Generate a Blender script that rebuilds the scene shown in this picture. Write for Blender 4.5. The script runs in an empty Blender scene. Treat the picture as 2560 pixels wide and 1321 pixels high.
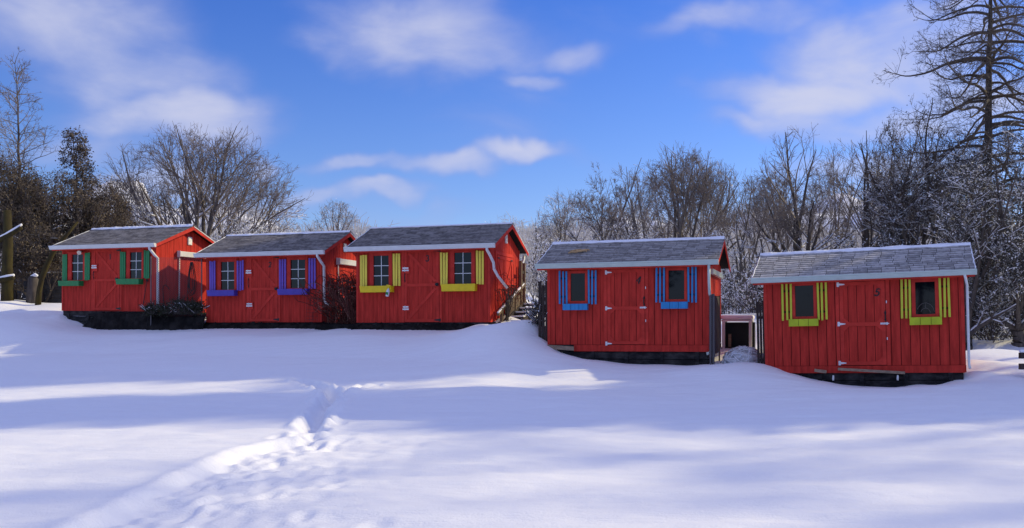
import bpy, math, random
import numpy as np
from mathutils import Vector, Matrix
R = math.radians
scene = bpy.context.scene
COL = scene.collection

# ------------------------------------------------------------------ camera
FPX, CX, YH = 2334.0, 1280.0, 810.0
cam_d = bpy.data.cameras.new('camera')
cam = bpy.data.objects.new('camera', cam_d)
COL.objects.link(cam)
cam_d.sensor_width = 36.0
cam_d.lens = 36.0 * FPX / 2560.0
cam_d.shift_y = (YH - 660.5) / 2560.0
cam_d.clip_start = 0.1
cam_d.clip_end = 3000
cam.location = (0, 0, 0)
cam.rotation_euler = (R(90), 0, 0)
scene.camera = cam

# ------------------------------------------------------------------ sky, sun, exposure
SUN_EL, SUN_AZ = R(30.0), R(20.5)          # azimuth from +x towards +y
world = bpy.data.worlds.new('World')
scene.world = world
world.use_nodes = True
wn, wl = world.node_tree.nodes, world.node_tree.links
wn.clear()
def N(nodes, t, **kw):
    n = nodes.new(t)
    for k, v in kw.items():
        setattr(n, k, v)
    return n
w_out = N(wn, 'ShaderNodeOutputWorld')
w_bg = N(wn, 'ShaderNodeBackground')
w_bg.inputs['Strength'].default_value = 0.094
sky = N(wn, 'ShaderNodeTexSky')
sky.sky_type = 'NISHITA'
sky.sun_disc = False
sky.sun_elevation = SUN_EL
sky.sun_rotation = R(90) - SUN_AZ
sky.air_density = 1.0
sky.dust_density = 0.3
sky.ozone_density = 3.0
tint = N(wn, 'ShaderNodeMix', data_type='RGBA', blend_type='MULTIPLY')
tint.inputs[0].default_value = 1.0
wl.new(sky.outputs[0], tint.inputs[6])
tc = N(wn, 'ShaderNodeTexCoord')
sepz = N(wn, 'ShaderNodeSeparateXYZ')
wl.new(tc.outputs['Generated'], sepz.inputs[0])
trmp = N(wn, 'ShaderNodeValToRGB')           # deep polarised blue overhead, paler at the horizon
trmp.color_ramp.elements[0].position = 0.10
trmp.color_ramp.elements[0].color = (.95, 1.10, 1.62, 1)
trmp.color_ramp.elements[1].position = 0.34
trmp.color_ramp.elements[1].color = (.50, .84, 1.74, 1)
wl.new(sepz.outputs[2], trmp.inputs[0])
wl.new(trmp.outputs[0], tint.inputs[7])
# clouds: soft masses at fixed directions on the sky sphere, their outlines broken by noise
warp = N(wn, 'ShaderNodeTexNoise')
warp.inputs['Scale'].default_value = 7.0
warp.inputs['Detail'].default_value = 4.0
wl.new(tc.outputs['Generated'], warp.inputs['Vector'])
wsub = N(wn, 'ShaderNodeVectorMath', operation='SUBTRACT')
wl.new(warp.outputs['Color'], wsub.inputs[0])
wsub.inputs[1].default_value = (0.5, 0.5, 0.5)
wsc = N(wn, 'ShaderNodeVectorMath', operation='SCALE')
wsc.inputs['Scale'].default_value = 0.11
wl.new(wsub.outputs[0], wsc.inputs[0])
wadd = N(wn, 'ShaderNodeVectorMath', operation='ADD')
wl.new(tc.outputs['Generated'], wadd.inputs[0])
wl.new(wsc.outputs[0], wadd.inputs[1])
def ang(px, row):
    v = Vector(((px - CX) / FPX, 1.0, (YH - row) / FPX)).normalized()
    return v
CLOUDS = [(220, 60, 330, 130, .8), (340, 180, 310, 110, .78), (440, 300, 290, 85, .95), (240, 370, 230, 70, .7),
          (560, 330, 140, 40, .55), (1010, 80, 370, 130, .78), (800, 150, 170, 60, .6), (1180, 150, 190, 80, .62),
          (1410, 135, 140, 60, .72), (1310, 215, 110, 32, .6), (1110, 432, 190, 48, 1.0), (910, 410, 170, 34, .85), (1010, 430, 120, 36, .8),
          (1310, 405, 150, 36, .95), (950, 497, 140, 38, .95), (815, 492, 120, 40, .85), (690, 395, 70, 36, .8),
          (2170, 130, 280, 100, 1.0), (2040, 240, 270, 90, 1.1), (2010, 315, 250, 50, .95), (2290, 305, 230, 65, 1.0),
          (1850, 55, 260, 60, .7), (2370, 70, 220, 110, 1.0), (2420, 250, 230, 110, 1.0), (1800, 130, 50, 40, .4),
          (1870, 355, 40, 16, .4), (1800, 240, 140, 26, .35), (2350, 420, 300, 70, .8), (420, 470, 280, 70, .8), (2260, 190, 240, 130, 1.0), (2120, 330, 220, 50, .9), (700, 500, 200, 60, .7), (1000, 540, 260, 40, .6), (2150, 430, 260, 60, .75),
          (1750, 520, 500, 50, .45)]
acc = None
for c in CLOUDS:
    d = c[0] if c[1] is None else ang(c[0], c[1])
    yaw = math.atan2(d.x, d.y)
    sb = N(wn, 'ShaderNodeVectorMath', operation='SUBTRACT')
    wl.new(wadd.outputs[0], sb.inputs[0])
    sb.inputs[1].default_value = d
    mp = N(wn, 'ShaderNodeMapping', vector_type='TEXTURE')
    mp.inputs['Rotation'].default_value = (0, 0, -yaw)
    mp.inputs['Scale'].default_value = (c[2] / FPX, c[2] / FPX * 2.0, c[3] / FPX)
    wl.new(sb.outputs[0], mp.inputs['Vector'])
    ln = N(wn, 'ShaderNodeVectorMath', operation='LENGTH')
    wl.new(mp.outputs[0], ln.inputs[0])
    mr = N(wn, 'ShaderNodeMapRange', interpolation_type='SMOOTHERSTEP')
    mr.inputs['From Min'].default_value = 0.1
    mr.inputs['From Max'].default_value = 1.45
    mr.inputs['To Min'].default_value = c[4]
    mr.inputs['To Max'].default_value = 0.0
    wl.new(ln.outputs['Value'], mr.inputs['Value'])
    if acc is None:
        acc = mr.outputs[0]
    else:                                    # union: 1-(1-a)(1-b), softened through a smooth maximum
        mx = N(wn, 'ShaderNodeMath', operation='SMOOTH_MAX')
        mx.inputs[2].default_value = 0.25
        wl.new(acc, mx.inputs[0])
        wl.new(mr.outputs[0], mx.inputs[1])
        acc = mx.outputs[0]
fib = N(wn, 'ShaderNodeTexNoise')
fib.inputs['Scale'].default_value = 6.5
fib.inputs['Detail'].default_value = 7.0
fib.inputs['Roughness'].default_value = 0.52
fib.inputs['Distortion'].default_value = 0.35
fmap = N(wn, 'ShaderNodeMapping')
fmap.inputs['Scale'].default_value = (1, 1, 2.2)
wl.new(tc.outputs['Generated'], fmap.inputs['Vector'])
wl.new(fmap.outputs[0], fib.inputs['Vector'])
fs = N(wn, 'ShaderNodeMath', operation='MULTIPLY_ADD')
wl.new(fib.outputs[0], fs.inputs[0])
fs.inputs[1].default_value = 1.35
fs.inputs[2].default_value = -0.70
fa = N(wn, 'ShaderNodeMath', operation='ADD')
wl.new(acc, fa.inputs[0])
wl.new(fs.outputs[0], fa.inputs[1])
fr = N(wn, 'ShaderNodeMapRange', interpolation_type='SMOOTHSTEP')
fr.inputs['From Min'].default_value = 0.10
fr.inputs['From Max'].default_value = 1.30
wl.new(fa.outputs[0], fr.inputs['Value'])
cm = N(wn, 'ShaderNodeMath', operation='MULTIPLY', use_clamp=True)
wl.new(fr.outputs[0], cm.inputs[0])
cm.inputs[1].default_value = 0.93
# brightness of the cloud: thin cloud is lavender grey, thick cloud nearly white
ccol = N(wn, 'ShaderNodeValToRGB')
ccol.color_ramp.elements[0].position = 0.1
ccol.color_ramp.elements[0].color = (3.6, 4.2, 7.9, 1)
ccol.color_ramp.elements[1].position = 0.95
ccol.color_ramp.elements[1].color = (6.9, 7.1, 8.9, 1)
wl.new(cm.outputs[0], ccol.inputs[0])
smix = N(wn, 'ShaderNodeMix', data_type='RGBA')
wl.new(cm.outputs[0], smix.inputs[0])
wl.new(tint.outputs[2], smix.inputs[6])
wl.new(ccol.outputs[0], smix.inputs[7])
# unseen bright cloud added overhead, fainter behind the camera, to brighten the shaded snow
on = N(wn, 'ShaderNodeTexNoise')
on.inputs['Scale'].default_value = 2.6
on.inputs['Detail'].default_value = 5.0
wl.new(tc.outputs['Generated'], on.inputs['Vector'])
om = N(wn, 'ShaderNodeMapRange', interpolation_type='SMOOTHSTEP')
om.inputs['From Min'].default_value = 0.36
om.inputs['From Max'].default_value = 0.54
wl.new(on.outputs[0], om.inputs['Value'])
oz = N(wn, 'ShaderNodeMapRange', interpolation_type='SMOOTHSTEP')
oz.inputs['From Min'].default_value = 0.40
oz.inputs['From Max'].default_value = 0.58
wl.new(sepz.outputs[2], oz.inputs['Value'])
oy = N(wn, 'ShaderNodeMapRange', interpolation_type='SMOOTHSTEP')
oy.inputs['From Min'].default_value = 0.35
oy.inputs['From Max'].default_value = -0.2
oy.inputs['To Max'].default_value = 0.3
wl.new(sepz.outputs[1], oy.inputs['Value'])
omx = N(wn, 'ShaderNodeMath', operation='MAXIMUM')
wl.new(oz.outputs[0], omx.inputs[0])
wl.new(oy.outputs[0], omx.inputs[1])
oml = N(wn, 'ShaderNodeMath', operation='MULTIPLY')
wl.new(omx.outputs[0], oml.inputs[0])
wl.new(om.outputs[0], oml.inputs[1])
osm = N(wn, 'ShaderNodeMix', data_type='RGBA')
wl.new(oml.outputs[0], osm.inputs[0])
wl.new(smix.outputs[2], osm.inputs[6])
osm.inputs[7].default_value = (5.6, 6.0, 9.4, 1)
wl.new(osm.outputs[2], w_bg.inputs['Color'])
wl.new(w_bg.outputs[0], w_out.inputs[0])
SUNV = Vector((math.cos(SUN_EL) * math.cos(SUN_AZ), math.cos(SUN_EL) * math.sin(SUN_AZ), math.sin(SUN_EL)))
sun_d = bpy.data.lights.new('sun', 'SUN')
sun_d.energy = 3.8
sun_d.angle = R(0.9)
sun_d.color = (1.0, 0.85, 0.46)
sun = bpy.data.objects.new('sun', sun_d)
sun.rotation_euler = (-SUNV).to_track_quat('-Z', 'Y').to_euler()
sun.location = SUNV * 60
COL.objects.link(sun)
vs = scene.view_settings
vs.view_transform = 'Standard'
vs.look = 'None'
vs.exposure = 0.0
vs.gamma = 1.0
vs.use_curve_mapping = False
scene.render.engine = 'CYCLES'
scene.cycles.max_bounces = 6
scene.cycles.diffuse_bounces = 3
scene.cycles.use_denoising = True

# ------------------------------------------------------------------ helpers
def tag(o, label=None, cat=None, group=None, kind=None):
    if label: o['label'] = label
    if cat: o['category'] = cat
    if group: o['group'] = group
    if kind: o['kind'] = kind
    return o

def empty(name, loc=(0, 0, 0), rot=(0, 0, 0)):
    o = bpy.data.objects.new(name, None)
    COL.objects.link(o)
    o.location = loc
    o.rotation_euler = rot
    o.empty_display_size = 0.2
    return o

def mesh_np(name, V, F, m, parent=None, k=4, smooth=False):
    V = np.asarray(V, np.float32); F = np.asarray(F, np.int32)
    me = bpy.data.meshes.new(name)
    n = len(F)
    me.vertices.add(len(V)); me.vertices.foreach_set('co', V.ravel())
    me.loops.add(n * k); me.loops.foreach_set('vertex_index', F.ravel())
    me.polygons.add(n)
    me.polygons.foreach_set('loop_start', np.arange(0, n * k, k, dtype=np.int32))
    me.update(calc_edges=True)
    if smooth: me.polygons.foreach_set('use_smooth', np.ones(n, bool))
    me.materials.append(m)
    o = bpy.data.objects.new(name, me)
    COL.objects.link(o)
    if parent: o.parent = parent
    return o

class MB:
    def __init__(s): s.v = []; s.f = []; s.mi = []; s.cur = 0
    def add(s, vs, fs):
        b = len(s.v); s.v += [tuple(p) for p in vs]
        for f in fs: s.f.append([b + i for i in f]); s.mi.append(s.cur)
    def box(s, x0, x1, y0, y1, z0, z1):
        s.hexa([(x0, y0, z0), (x1, y0, z0), (x1, y1, z0), (x0, y1, z0), (x0, y0, z1), (x1, y0, z1), (x1, y1, z1), (x0, y1, z1)])
    def hexa(s, p):
        s.add(p, [(0, 3, 2, 1), (4, 5, 6, 7), (0, 1, 5, 4), (1, 2, 6, 5), (2, 3, 7, 6), (3, 0, 4, 7)])
    def bar(s, a, b, w, t, up=(0, 0, 1)):
        """rectangular bar a->b, w across (side), t along 'up'-ish"""
        a = Vector(a); b = Vector(b); d = (b - a).normalized(); up = Vector(up)
        sd = d.cross(up)
        if sd.length < 1e-4: sd = d.cross(Vector((0, 1, 0)))
        sd.normalize(); u = sd.cross(d).normalized()
        q = []
        for p in (a, b):
            q += [p - sd * w / 2 - u * t / 2, p + sd * w / 2 - u * t / 2, p + sd * w / 2 + u * t / 2, p - sd * w / 2 + u * t / 2]
        s.add(q, [(0, 3, 2, 1), (4, 5, 6, 7), (0, 1, 5, 4), (1, 2, 6, 5), (2, 3, 7, 6), (3, 0, 4, 7)])
    def tube(s, pts, r, n=8, sx=1.0, cap=True):
        pts = [Vector(p) for p in pts]
        rr = r if isinstance(r, (list, tuple)) else [r] * len(pts)
        base = len(s.v); pu = None
        for i, p in enumerate(pts):
            d = (pts[min(i + 1, len(pts) - 1)] - pts[max(i - 1, 0)]).normalized()
            if pu is None:
                pu = d.cross(Vector((0, 1, 0)) if abs(d.y) < .9 else Vector((1, 0, 0))).normalized()
            else:
                pu = (pu - d * pu.dot(d)).normalized()
            w = d.cross(pu)
            for j in range(n):
                t = 2 * math.pi * j / n
                s.v.append(tuple(p + (pu * math.cos(t) * sx + w * math.sin(t)) * rr[i]))
        for i in range(len(pts) - 1):
            for j in range(n):
                a = base + i * n + j; b = base + i * n + (j + 1) % n
                s.f.append([a, b, b + n, a + n]); s.mi.append(s.cur)
        if cap:
            s.f.append([base + j for j in range(n)][::-1]); s.mi.append(s.cur)
            e = base + (len(pts) - 1) * n
            s.f.append([e + j for j in range(n)]); s.mi.append(s.cur)
    def prism(s, poly, y0, y1):
        """poly in xz, extruded along y"""
        n = len(poly)
        v = [(x, y0, z) for x, z in poly] + [(x, y1, z) for x, z in poly]
        s.add(v, [list(range(n)), list(range(2 * n - 1, n - 1, -1))] + [(i, i + n, (i + 1) % n + n, (i + 1) % n) for i in range(n)])
    def prism_x(s, poly, x0, x1):
        n = len(poly)
        v = [(x0, y, z) for y, z in poly] + [(x1, y, z) for y, z in poly]
        s.add(v, [list(range(n)), list(range(2 * n - 1, n - 1, -1))] + [(i, i + n, (i + 1) % n + n, (i + 1) % n) for i in range(n)])
    def build(s, name, mats, parent=None, bevel=0, smooth=False):
        me = bpy.data.meshes.new(name)
        me.from_pydata(s.v, [], s.f)
        for m in (mats if isinstance(mats, (list, tuple)) else [mats]): me.materials.append(m)
        me.polygons.foreach_set('material_index', s.mi)
        import bmesh
        bm = bmesh.new(); bm.from_mesh(me)
        bmesh.ops.recalc_face_normals(bm, faces=bm.faces)
        bm.to_mesh(me); bm.free()
        if smooth:
            for p in me.polygons: p.use_smooth = True
        o = bpy.data.objects.new(name, me)
        COL.objects.link(o)
        if parent: o.parent = parent
        if bevel:
            b = o.modifiers.new('bevel', 'BEVEL'); b.width = bevel; b.segments = 2; b.limit_method = 'ANGLE'
        return o

# ------------------------------------------------------------------ materials
def mat(name, col, rough=0.7, spec=0.3, var=0.0, scale=4.0, stretch=(1, 1, 1), bump=0.0, bscale=60, metal=0.0, col2=None, island=0.0, patch=0.5, hue=None):
    m = bpy.data.materials.new(name); m.use_nodes = True
    n, l = m.node_tree.nodes, m.node_tree.links
    b = n['Principled BSDF']
    b.inputs['Roughness'].default_value = rough
    b.inputs['Specular IOR Level'].default_value = spec
    b.inputs['Metallic'].default_value = metal
    b.inputs['Base Color'].default_value = (*col, 1)
    if var or col2 or island:
        t = n.new('ShaderNodeTexCoord'); mp = n.new('ShaderNodeMapping')
        mp.inputs['Scale'].default_value = stretch
        l.new(t.outputs['Object'], mp.inputs['Vector'])
        no = n.new('ShaderNodeTexNoise'); no.inputs['Scale'].default_value = scale
        no.inputs['Detail'].default_value = 6; no.inputs['Roughness'].default_value = .6
        l.new(mp.outputs[0], no.inputs['Vector'])
        src = no.outputs[0]
        if island:
            g = n.new('ShaderNodeNewGeometry')
            ma = n.new('ShaderNodeMath'); ma.operation = 'MULTIPLY_ADD'
            l.new(g.outputs['Random Per Island'], ma.inputs[0]); ma.inputs[1].default_value = island; 
            sb = n.new('ShaderNodeMath'); sb.operation = 'SUBTRACT'; l.new(no.outputs[0], sb.inputs[0]); sb.inputs[1].default_value = island / 2
            l.new(sb.outputs[0], ma.inputs[2]); src = ma.outputs[0]
        r = n.new('ShaderNodeValToRGB')
        c2 = col2 or tuple(c * (1 + var) for c in col)
        c1 = col if col2 else tuple(c * (1 - var) for c in col)
        r.color_ramp.elements[0].position = patch - .18; r.color_ramp.elements[0].color = (*c1, 1)
        r.color_ramp.elements[1].position = patch + .18; r.color_ramp.elements[1].color = (*c2, 1)
        l.new(src, r.inputs[0]); l.new(r.outputs[0], b.inputs['Base Color'])
    if bump:
        t2 = n.new('ShaderNodeTexCoord'); n2 = n.new('ShaderNodeTexNoise'); n2.inputs['Scale'].default_value = bscale
        n2.inputs['Detail'].default_value = 4
        l.new(t2.outputs['Object'], n2.inputs['Vector'])
        bp = n.new('ShaderNodeBump'); bp.inputs['Strength'].default_value = bump; bp.inputs['Distance'].default_value = 0.02
        l.new(n2.outputs[0], bp.inputs['Height']); l.new(bp.outputs[0], b.inputs['Normal'])
    return m

M = {}
M['red'] = mat('red_paint', (0.49, 0.040, 0.028), .7, .06, .26, 2.6, (4, 4, .55), .12, 90)
M['red2'] = mat('red_trim_paint', (0.55, 0.048, 0.034), .7, .06, .20, 3.0, (1, 1, 1), .08, 90)
M['groove'] = mat('dark_groove', (0.075, 0.012, 0.012), .8, .1, .2, 8)
M['white'] = mat('white_aluminium', (0.70, 0.71, 0.69), .4, .4, .05, 5)
M['white_pale'] = mat('pale_green_white_aluminium', (0.52, 0.60, 0.54), .4, .4, .06, 5)
M['shingle'] = mat('asphalt_shingle', (0.125, 0.115, 0.112), .9, .2, 0, 9, (1, 1, 1), .5, 130, col2=(0.30, 0.28, 0.27), island=.30)
M['shingle_pale'] = mat('weathered_shingle', (0.21, 0.198, 0.19), .9, .2, 0, 9, (1, 1, 1), .5, 130, col2=(0.40, 0.38, 0.365), island=.34)
M['shingle_frost'] = mat('frosted_shingle', (0.26, 0.25, 0.245), .9, .2, 0, 9, (1, 1, 1), .5, 130, col2=(0.52, 0.50, 0.49), island=.34)
M['shingle_slot'] = mat('shingle_slot', (0.02, 0.02, 0.022), .95, .1, .2, 8)
M['green'] = mat('green_paint', (0.008, 0.20, 0.055), .45, .4, .15, 5, (4, 4, .6))
M['purple'] = mat('purple_paint', (0.15, 0.075, 0.45), .45, .4, .12, 5, (4, 4, .6))
M['purple_box'] = mat('deep_purple_paint', (0.07, 0.045, 0.36), .45, .4, .12, 5)
M['yellow'] = mat('yellow_paint', (0.85, 0.68, 0.07), .45, .4, .08, 5, (4, 4, .6))
M['yellow_box'] = mat('strong_yellow_paint', (0.80, 0.58, 0.008), .45, .4, .08, 5)
M['blue'] = mat('blue_paint', (0.02, 0.22, 0.50), .45, .4, .12, 5, (4, 4, .6))
M['lime'] = mat('lime_paint', (0.58, 0.60, 0.035), .5, .4, .12, 5, (4, 4, .6))
M['lime_box'] = mat('lime_box_paint', (0.44, 0.52, 0.012), .5, .4, .12, 5)
M['pane'] = mat('window_glass', (0.004, 0.005, 0.008), .03, .3)
M['iron'] = mat('black_iron', (0.012, 0.012, 0.013), .5, .4, .2, 9)
M['steel'] = mat('galvanised_steel', (0.72, 0.72, 0.72), .4, .5, .08, 9, metal=.15)
M['wire'] = mat('fence_wire', (0.12, 0.11, 0.115), .5, .5, .1, 9, metal=.4)
M['skirt'] = mat('dark_foundation_timber', (0.011, 0.010, 0.011), .8, .2, 0, 3, (1, 1, 2), .5, 25, col2=(0.075, 0.068, 0.062), patch=.60)  # near-black base colour with slightly paler noise patches
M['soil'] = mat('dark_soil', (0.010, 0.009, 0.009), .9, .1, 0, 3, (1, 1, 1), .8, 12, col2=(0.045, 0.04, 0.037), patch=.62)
M['tan'] = mat('weathered_plank', (0.30, 0.22, 0.15), .8, .2, .3, 4, (1, 6, 6), .3, 60)
M['brown'] = mat('brown_timber', (0.16, 0.115, 0.075), .8, .2, .35, 4, (5, 5, .6), .3, 60)
M['darkwood'] = mat('dark_timber', (0.05, 0.038, 0.032), .8, .2, .35, 4, (5, 5, .6), .3, 60)
M['snow_cap'] = mat('settled_snow', (0.86, 0.88, 0.93), .6, .3, .03, 6, (1, 1, 1), .4, 18)
M['bark'] = mat('grey_bark', (0.13, 0.112, 0.10), .9, .15, .35, 5, (3, 3, .7), .5, 40)
M['bark_dark'] = mat('dark_bark', (0.085, 0.073, 0.066), .9, .15, .4, 5, (3, 3, .7), .5, 40)
M['twig'] = mat('grey_brown_twigs', (0.22, 0.188, 0.172), .85, .15, .3, .6)
M['twig_dark'] = mat('dark_twigs', (0.125, 0.105, 0.094), .85, .15, .35, .6)
M['moss'] = mat('mossy_bark', (0.030, 0.024, 0.017), .9, .1, 0, 3, (2, 2, .6), .6, 30, col2=(0.065, 0.054, 0.018))
M['leaf_brown'] = mat('dead_leaf_brown', (0.115, 0.092, 0.070), .85, .1, .5, 1.3)
M['frost'] = mat('frosted_twigs', (0.50, 0.48, 0.48), .8, .15, .35, .8)
M['plant'] = mat('dark_plant_leaf', (0.035, 0.038, 0.022), .7, .2, .5, 6)
M['leaf_dark'] = mat('dark_evergreen_leaf', (0.075, 0.072, 0.065), .7, .2, .5, 1.3)
M['needle'] = mat('pine_needles', (0.02, 0.04, 0.018), .8, .1, .4, 1.3)
M['vine'] = mat('dry_vine', (0.10, 0.035, 0.028), .85, .1, .4, 3)
M['vine_pale'] = mat('pale_dry_vine', (0.30, 0.16, 0.12), .85, .1, .4, 3)
M['block'] = mat('dark_block_wall', (0.055, 0.056, 0.062), .9, .15, .35, 3, (1, 1, 3), .6, 14)
M['straw'] = mat('dry_straw', (0.50, 0.33, 0.17), .8, .1, .3, 20)
M['plastic'] = mat('clear_white_plastic', (0.70, 0.72, 0.74), .25, .5, .05, 8)
M['lamp'] = mat('lamp_shell', (0.75, 0.66, 0.50), .4, .4)
M['hose'] = mat('black_rubber', (0.015, 0.014, 0.014), .5, .4)
M['netting'] = mat('grey_netting', (0.62, 0.61, 0.63), .8, .2, .3, 9)
M['glasspale'] = mat('pale_blue_glass', (0.20, 0.34, 0.36), .1, .5)

def snow_material():
    m = bpy.data.materials.new('field_snow'); m.use_nodes = True
    n, l = m.node_tree.nodes, m.node_tree.links
    b = n['Principled BSDF']
    b.inputs['Base Color'].default_value = (0.88, 0.885, 0.92, 1)
    b.inputs['Roughness'].default_value = .62
    b.inputs['Specular IOR Level'].default_value = .25
    t = n.new('ShaderNodeTexCoord')
    mp = n.new('ShaderNodeMapping'); mp.inputs['Scale'].default_value = (.55, 1.5, 1)
    l.new(t.outputs['Object'], mp.inputs['Vector'])
    n1 = n.new('ShaderNodeTexNoise'); n1.inputs['Scale'].default_value = 2.2; n1.inputs['Detail'].default_value = 7; n1.inputs['Roughness'].default_value = .62
    l.new(mp.outputs[0], n1.inputs['Vector'])
    n2 = n.new('ShaderNodeTexNoise'); n2.inputs['Scale'].default_value = 38; n2.inputs['Detail'].default_value = 3
    l.new(t.outputs['Object'], n2.inputs['Vector'])
    b1 = n.new('ShaderNodeBump'); b1.inputs['Strength'].default_value = .55; b1.inputs['Distance'].default_value = .07
    l.new(n1.outputs[0], b1.inputs['Height'])
    b2 = n.new('ShaderNodeBump'); b2.inputs['Strength'].default_value = .5; b2.inputs['Distance'].default_value = .010
    l.new(n2.outputs[0], b2.inputs['Height']); l.new(b1.outputs[0], b2.inputs['Normal'])
    l.new(b2.outputs[0], b.inputs['Normal'])
    return m
M['snow'] = snow_material()

# ------------------------------------------------------------------ ground: one snow sheet
POSE = {1: (-13.973, 32.264, 0.44, 0.394, 0.011, 4.259), 2: (-8.13, 30.491, 0.051, 0.294, -0.002, 4.263),
        3: (-2.685, 27.835, 0.042, 0.29, -0.003, 4.258), 4: (2.97, 24.225, -0.543, 0.317, -0.005, 4.226),
        5: (8.185, 21.849, -0.975, 0.395, -0.024, 4.369)}
def S(s, u, v, w=0.0):                       # a shed's own axes -> world
    X, Y, Z, a, r, W = POSE[s]
    ca, sa, cr, sr = math.cos(a), math.sin(a), math.cos(r), math.sin(r)
    u, w = cr * u + sr * w, -sr * u + cr * w
    return Vector((X + u * ca + v * sa, Y - u * sa + v * ca, Z + w))

def vnoise(x, y, seed):
    g = np.random.RandomState(seed).rand(256, 256)
    xi = np.floor(x).astype(int); yi = np.floor(y).astype(int)
    fx = x - xi; fy = y - yi
    fx = fx * fx * fx * (fx * (fx * 6 - 15) + 10); fy = fy * fy * fy * (fy * (fy * 6 - 15) + 10)
    a = g[xi % 256, yi % 256]; b = g[(xi + 1) % 256, yi % 256]; c = g[xi % 256, (yi + 1) % 256]; d = g[(xi + 1) % 256, (yi + 1) % 256]
    return (a * (1 - fx) + b * fx) * (1 - fy) + (c * (1 - fx) + d * fx) * fy - .5

def sstep(a, b, x):
    t = np.clip((x - a) / (b - a), 0, 1); return t * t * (3 - 2 * t)

def seg_dist(x, y, pts):
    """signed distance to a polyline (positive on its right) and arc length of the nearest point"""
    best = np.full(x.shape, 1e9); sg = np.zeros(x.shape); al = np.zeros(x.shape); L = 0.0
    for (x0, y0), (x1, y1) in zip(pts[:-1], pts[1:]):
        dx, dy = x1 - x0, y1 - y0; l = math.hypot(dx, dy)
        t = np.clip(((x - x0) * dx + (y - y0) * dy) / l / l, 0, 1)
        px, py = x0 + t * dx, y0 + t * dy
        d = np.hypot(x - px, y - py)
        s_ = np.sign((x - x0) * dy - (y - y0) * dx)
        k = d < best
        best = np.where(k, d, best); sg = np.where(k, s_, sg); al = np.where(k, L + t * l, al); L += l
    return best * np.where(sg == 0, 1, sg), al

CREST = [(-3.85, 5.6), (-3.72, 7.68), (-3.66, 9.5), (-3.57, 11.58), (-3.32, 12.3), (-2.98, 12.88), (-2.95, 13.5)]
TRENCH = [(-2.92, 13.0), (-3.06, 14.44), (-3.35, 16.28), (-3.61, 18.26), (-3.71, 19.24), (-4.18, 20.32), (-4.95, 21.78)]
FORK = [(-3.55, 18.6), (-3.42, 19.3), (-3.2, 20.1), (-2.9, 20.5)]
rf = random.Random(11)
DENTS = []
for k in range(240):
    y = rf.uniform(6.4, 13.4)
    t = (y - 6.4) / 7.0
    x0 = np.interp(y, [c[1] for c in CREST], [c[0] for c in CREST])
    DENTS.append((x0 + .18 + abs(rf.gauss(0, 1)) * (1.05 * (1 - t) + .22), y, rf.uniform(.05, .10), rf.uniform(.08, .20), rf.uniform(.008, .024), rf.uniform(-.5, .3)))
for k in range(120):
    t = rf.random(); y = 12.7 + t * 8.0
    x0 = np.interp(y, [c[1] for c in TRENCH], [c[0] for c in TRENCH])
    DENTS.append((x0 + rf.gauss(.06, .15), y, rf.uniform(.05, .10), rf.uniform(.10, .22), rf.uniform(.015, .04), rf.uniform(-.4, .4)))
RES = []
for px, row, Y in [(147, 783, 33.1), (120, 790, 33.4), (185, 802, 32.9), (225, 815, 32.7), (280, 820, 32.4), (400, 822, 31.3), (470, 821, 31.2), (0, 800, 32), (-60, 790, 33),
                   (0, 752, 36), (100, 762, 36), (520, 821, 31.0), (660, 821, 30.4), (800, 821, 29.8), (890, 823, 28.3), (1000, 824, 27.9), (1130, 825, 27.4), (1230, 818, 27.0),
                   (1262, 808, 27.0), (1300, 796, 28.5), (1325, 781, 30.5), (1340, 772, 33),
                   (1335, 800, 25.7), (1347, 845, 25.0), (1365, 868, 24.8), (1400, 891, 24.6), (1470, 904, 24.4), (1560, 915, 24.1), (1700, 919, 23.7), (1790, 918, 23.4), (1860, 909, 23.0),
                   (1900, 909, 22.7), (1925, 922, 22.5), (1970, 942, 22.3), (2030, 958, 22.1), (2110, 968, 21.8), (2220, 971, 21.5), (2330, 966, 21.2), (2410, 952, 21.0), (2446, 925, 21.2), (2480, 905, 22.5),
                   (2540, 880, 26), (2500, 850, 35), (1850, 868, 26.2), (1830, 803, 30), (1880, 803, 30), (1850, 786, 31.5), (1900, 786, 31.5), (1810, 788, 31.5), (2600, 895, 25)]:
    RES.append(((px - CX) / FPX * Y, Y, (YH - row) / FPX * Y))
def base_z(x, y):
    tl = y - (27 - .384 * (x + .6)); tr = y - (25.2 - .43 * x)
    zl = np.interp(tl, [-60, -30, -21, -15, -10, -6.6, -3.6, -1.5, 0, 4, 10, 30, 60, 120, 400, 1500],
                   [-1.8, -1.75, -1.72, -1.6, -1.45, -1.26, -.88, -.36, -.15, .3, .9, 2.6, 6, 13, 26, 60])
    zr0 = -1.04 - .07 * np.clip(x - 3, -3, 12)
    zr = np.interp(tr, [-60, -30, -16, -10, -5], [-1.8, -1.78, -1.70, -1.58, -1.42])
    zrb = np.interp(tr, [0, 3, 8, 18, 40, 60, 120, 400, 1500], [0, .12, .45, .75, 2.6, 5.5, 12, 26, 60])
    zr = np.where(tr < -5, zr, np.where(tr < 0, -1.42 + (zr0 + 1.42) * sstep(-5, 0, tr), zr0 + zrb))
    k = sstep(-1.2, 2.0, x)
    return zl * (1 - k) + zr * k
_rz = [z - float(base_z(np.array(x), np.array(y))) for x, y, z in RES]
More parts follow.
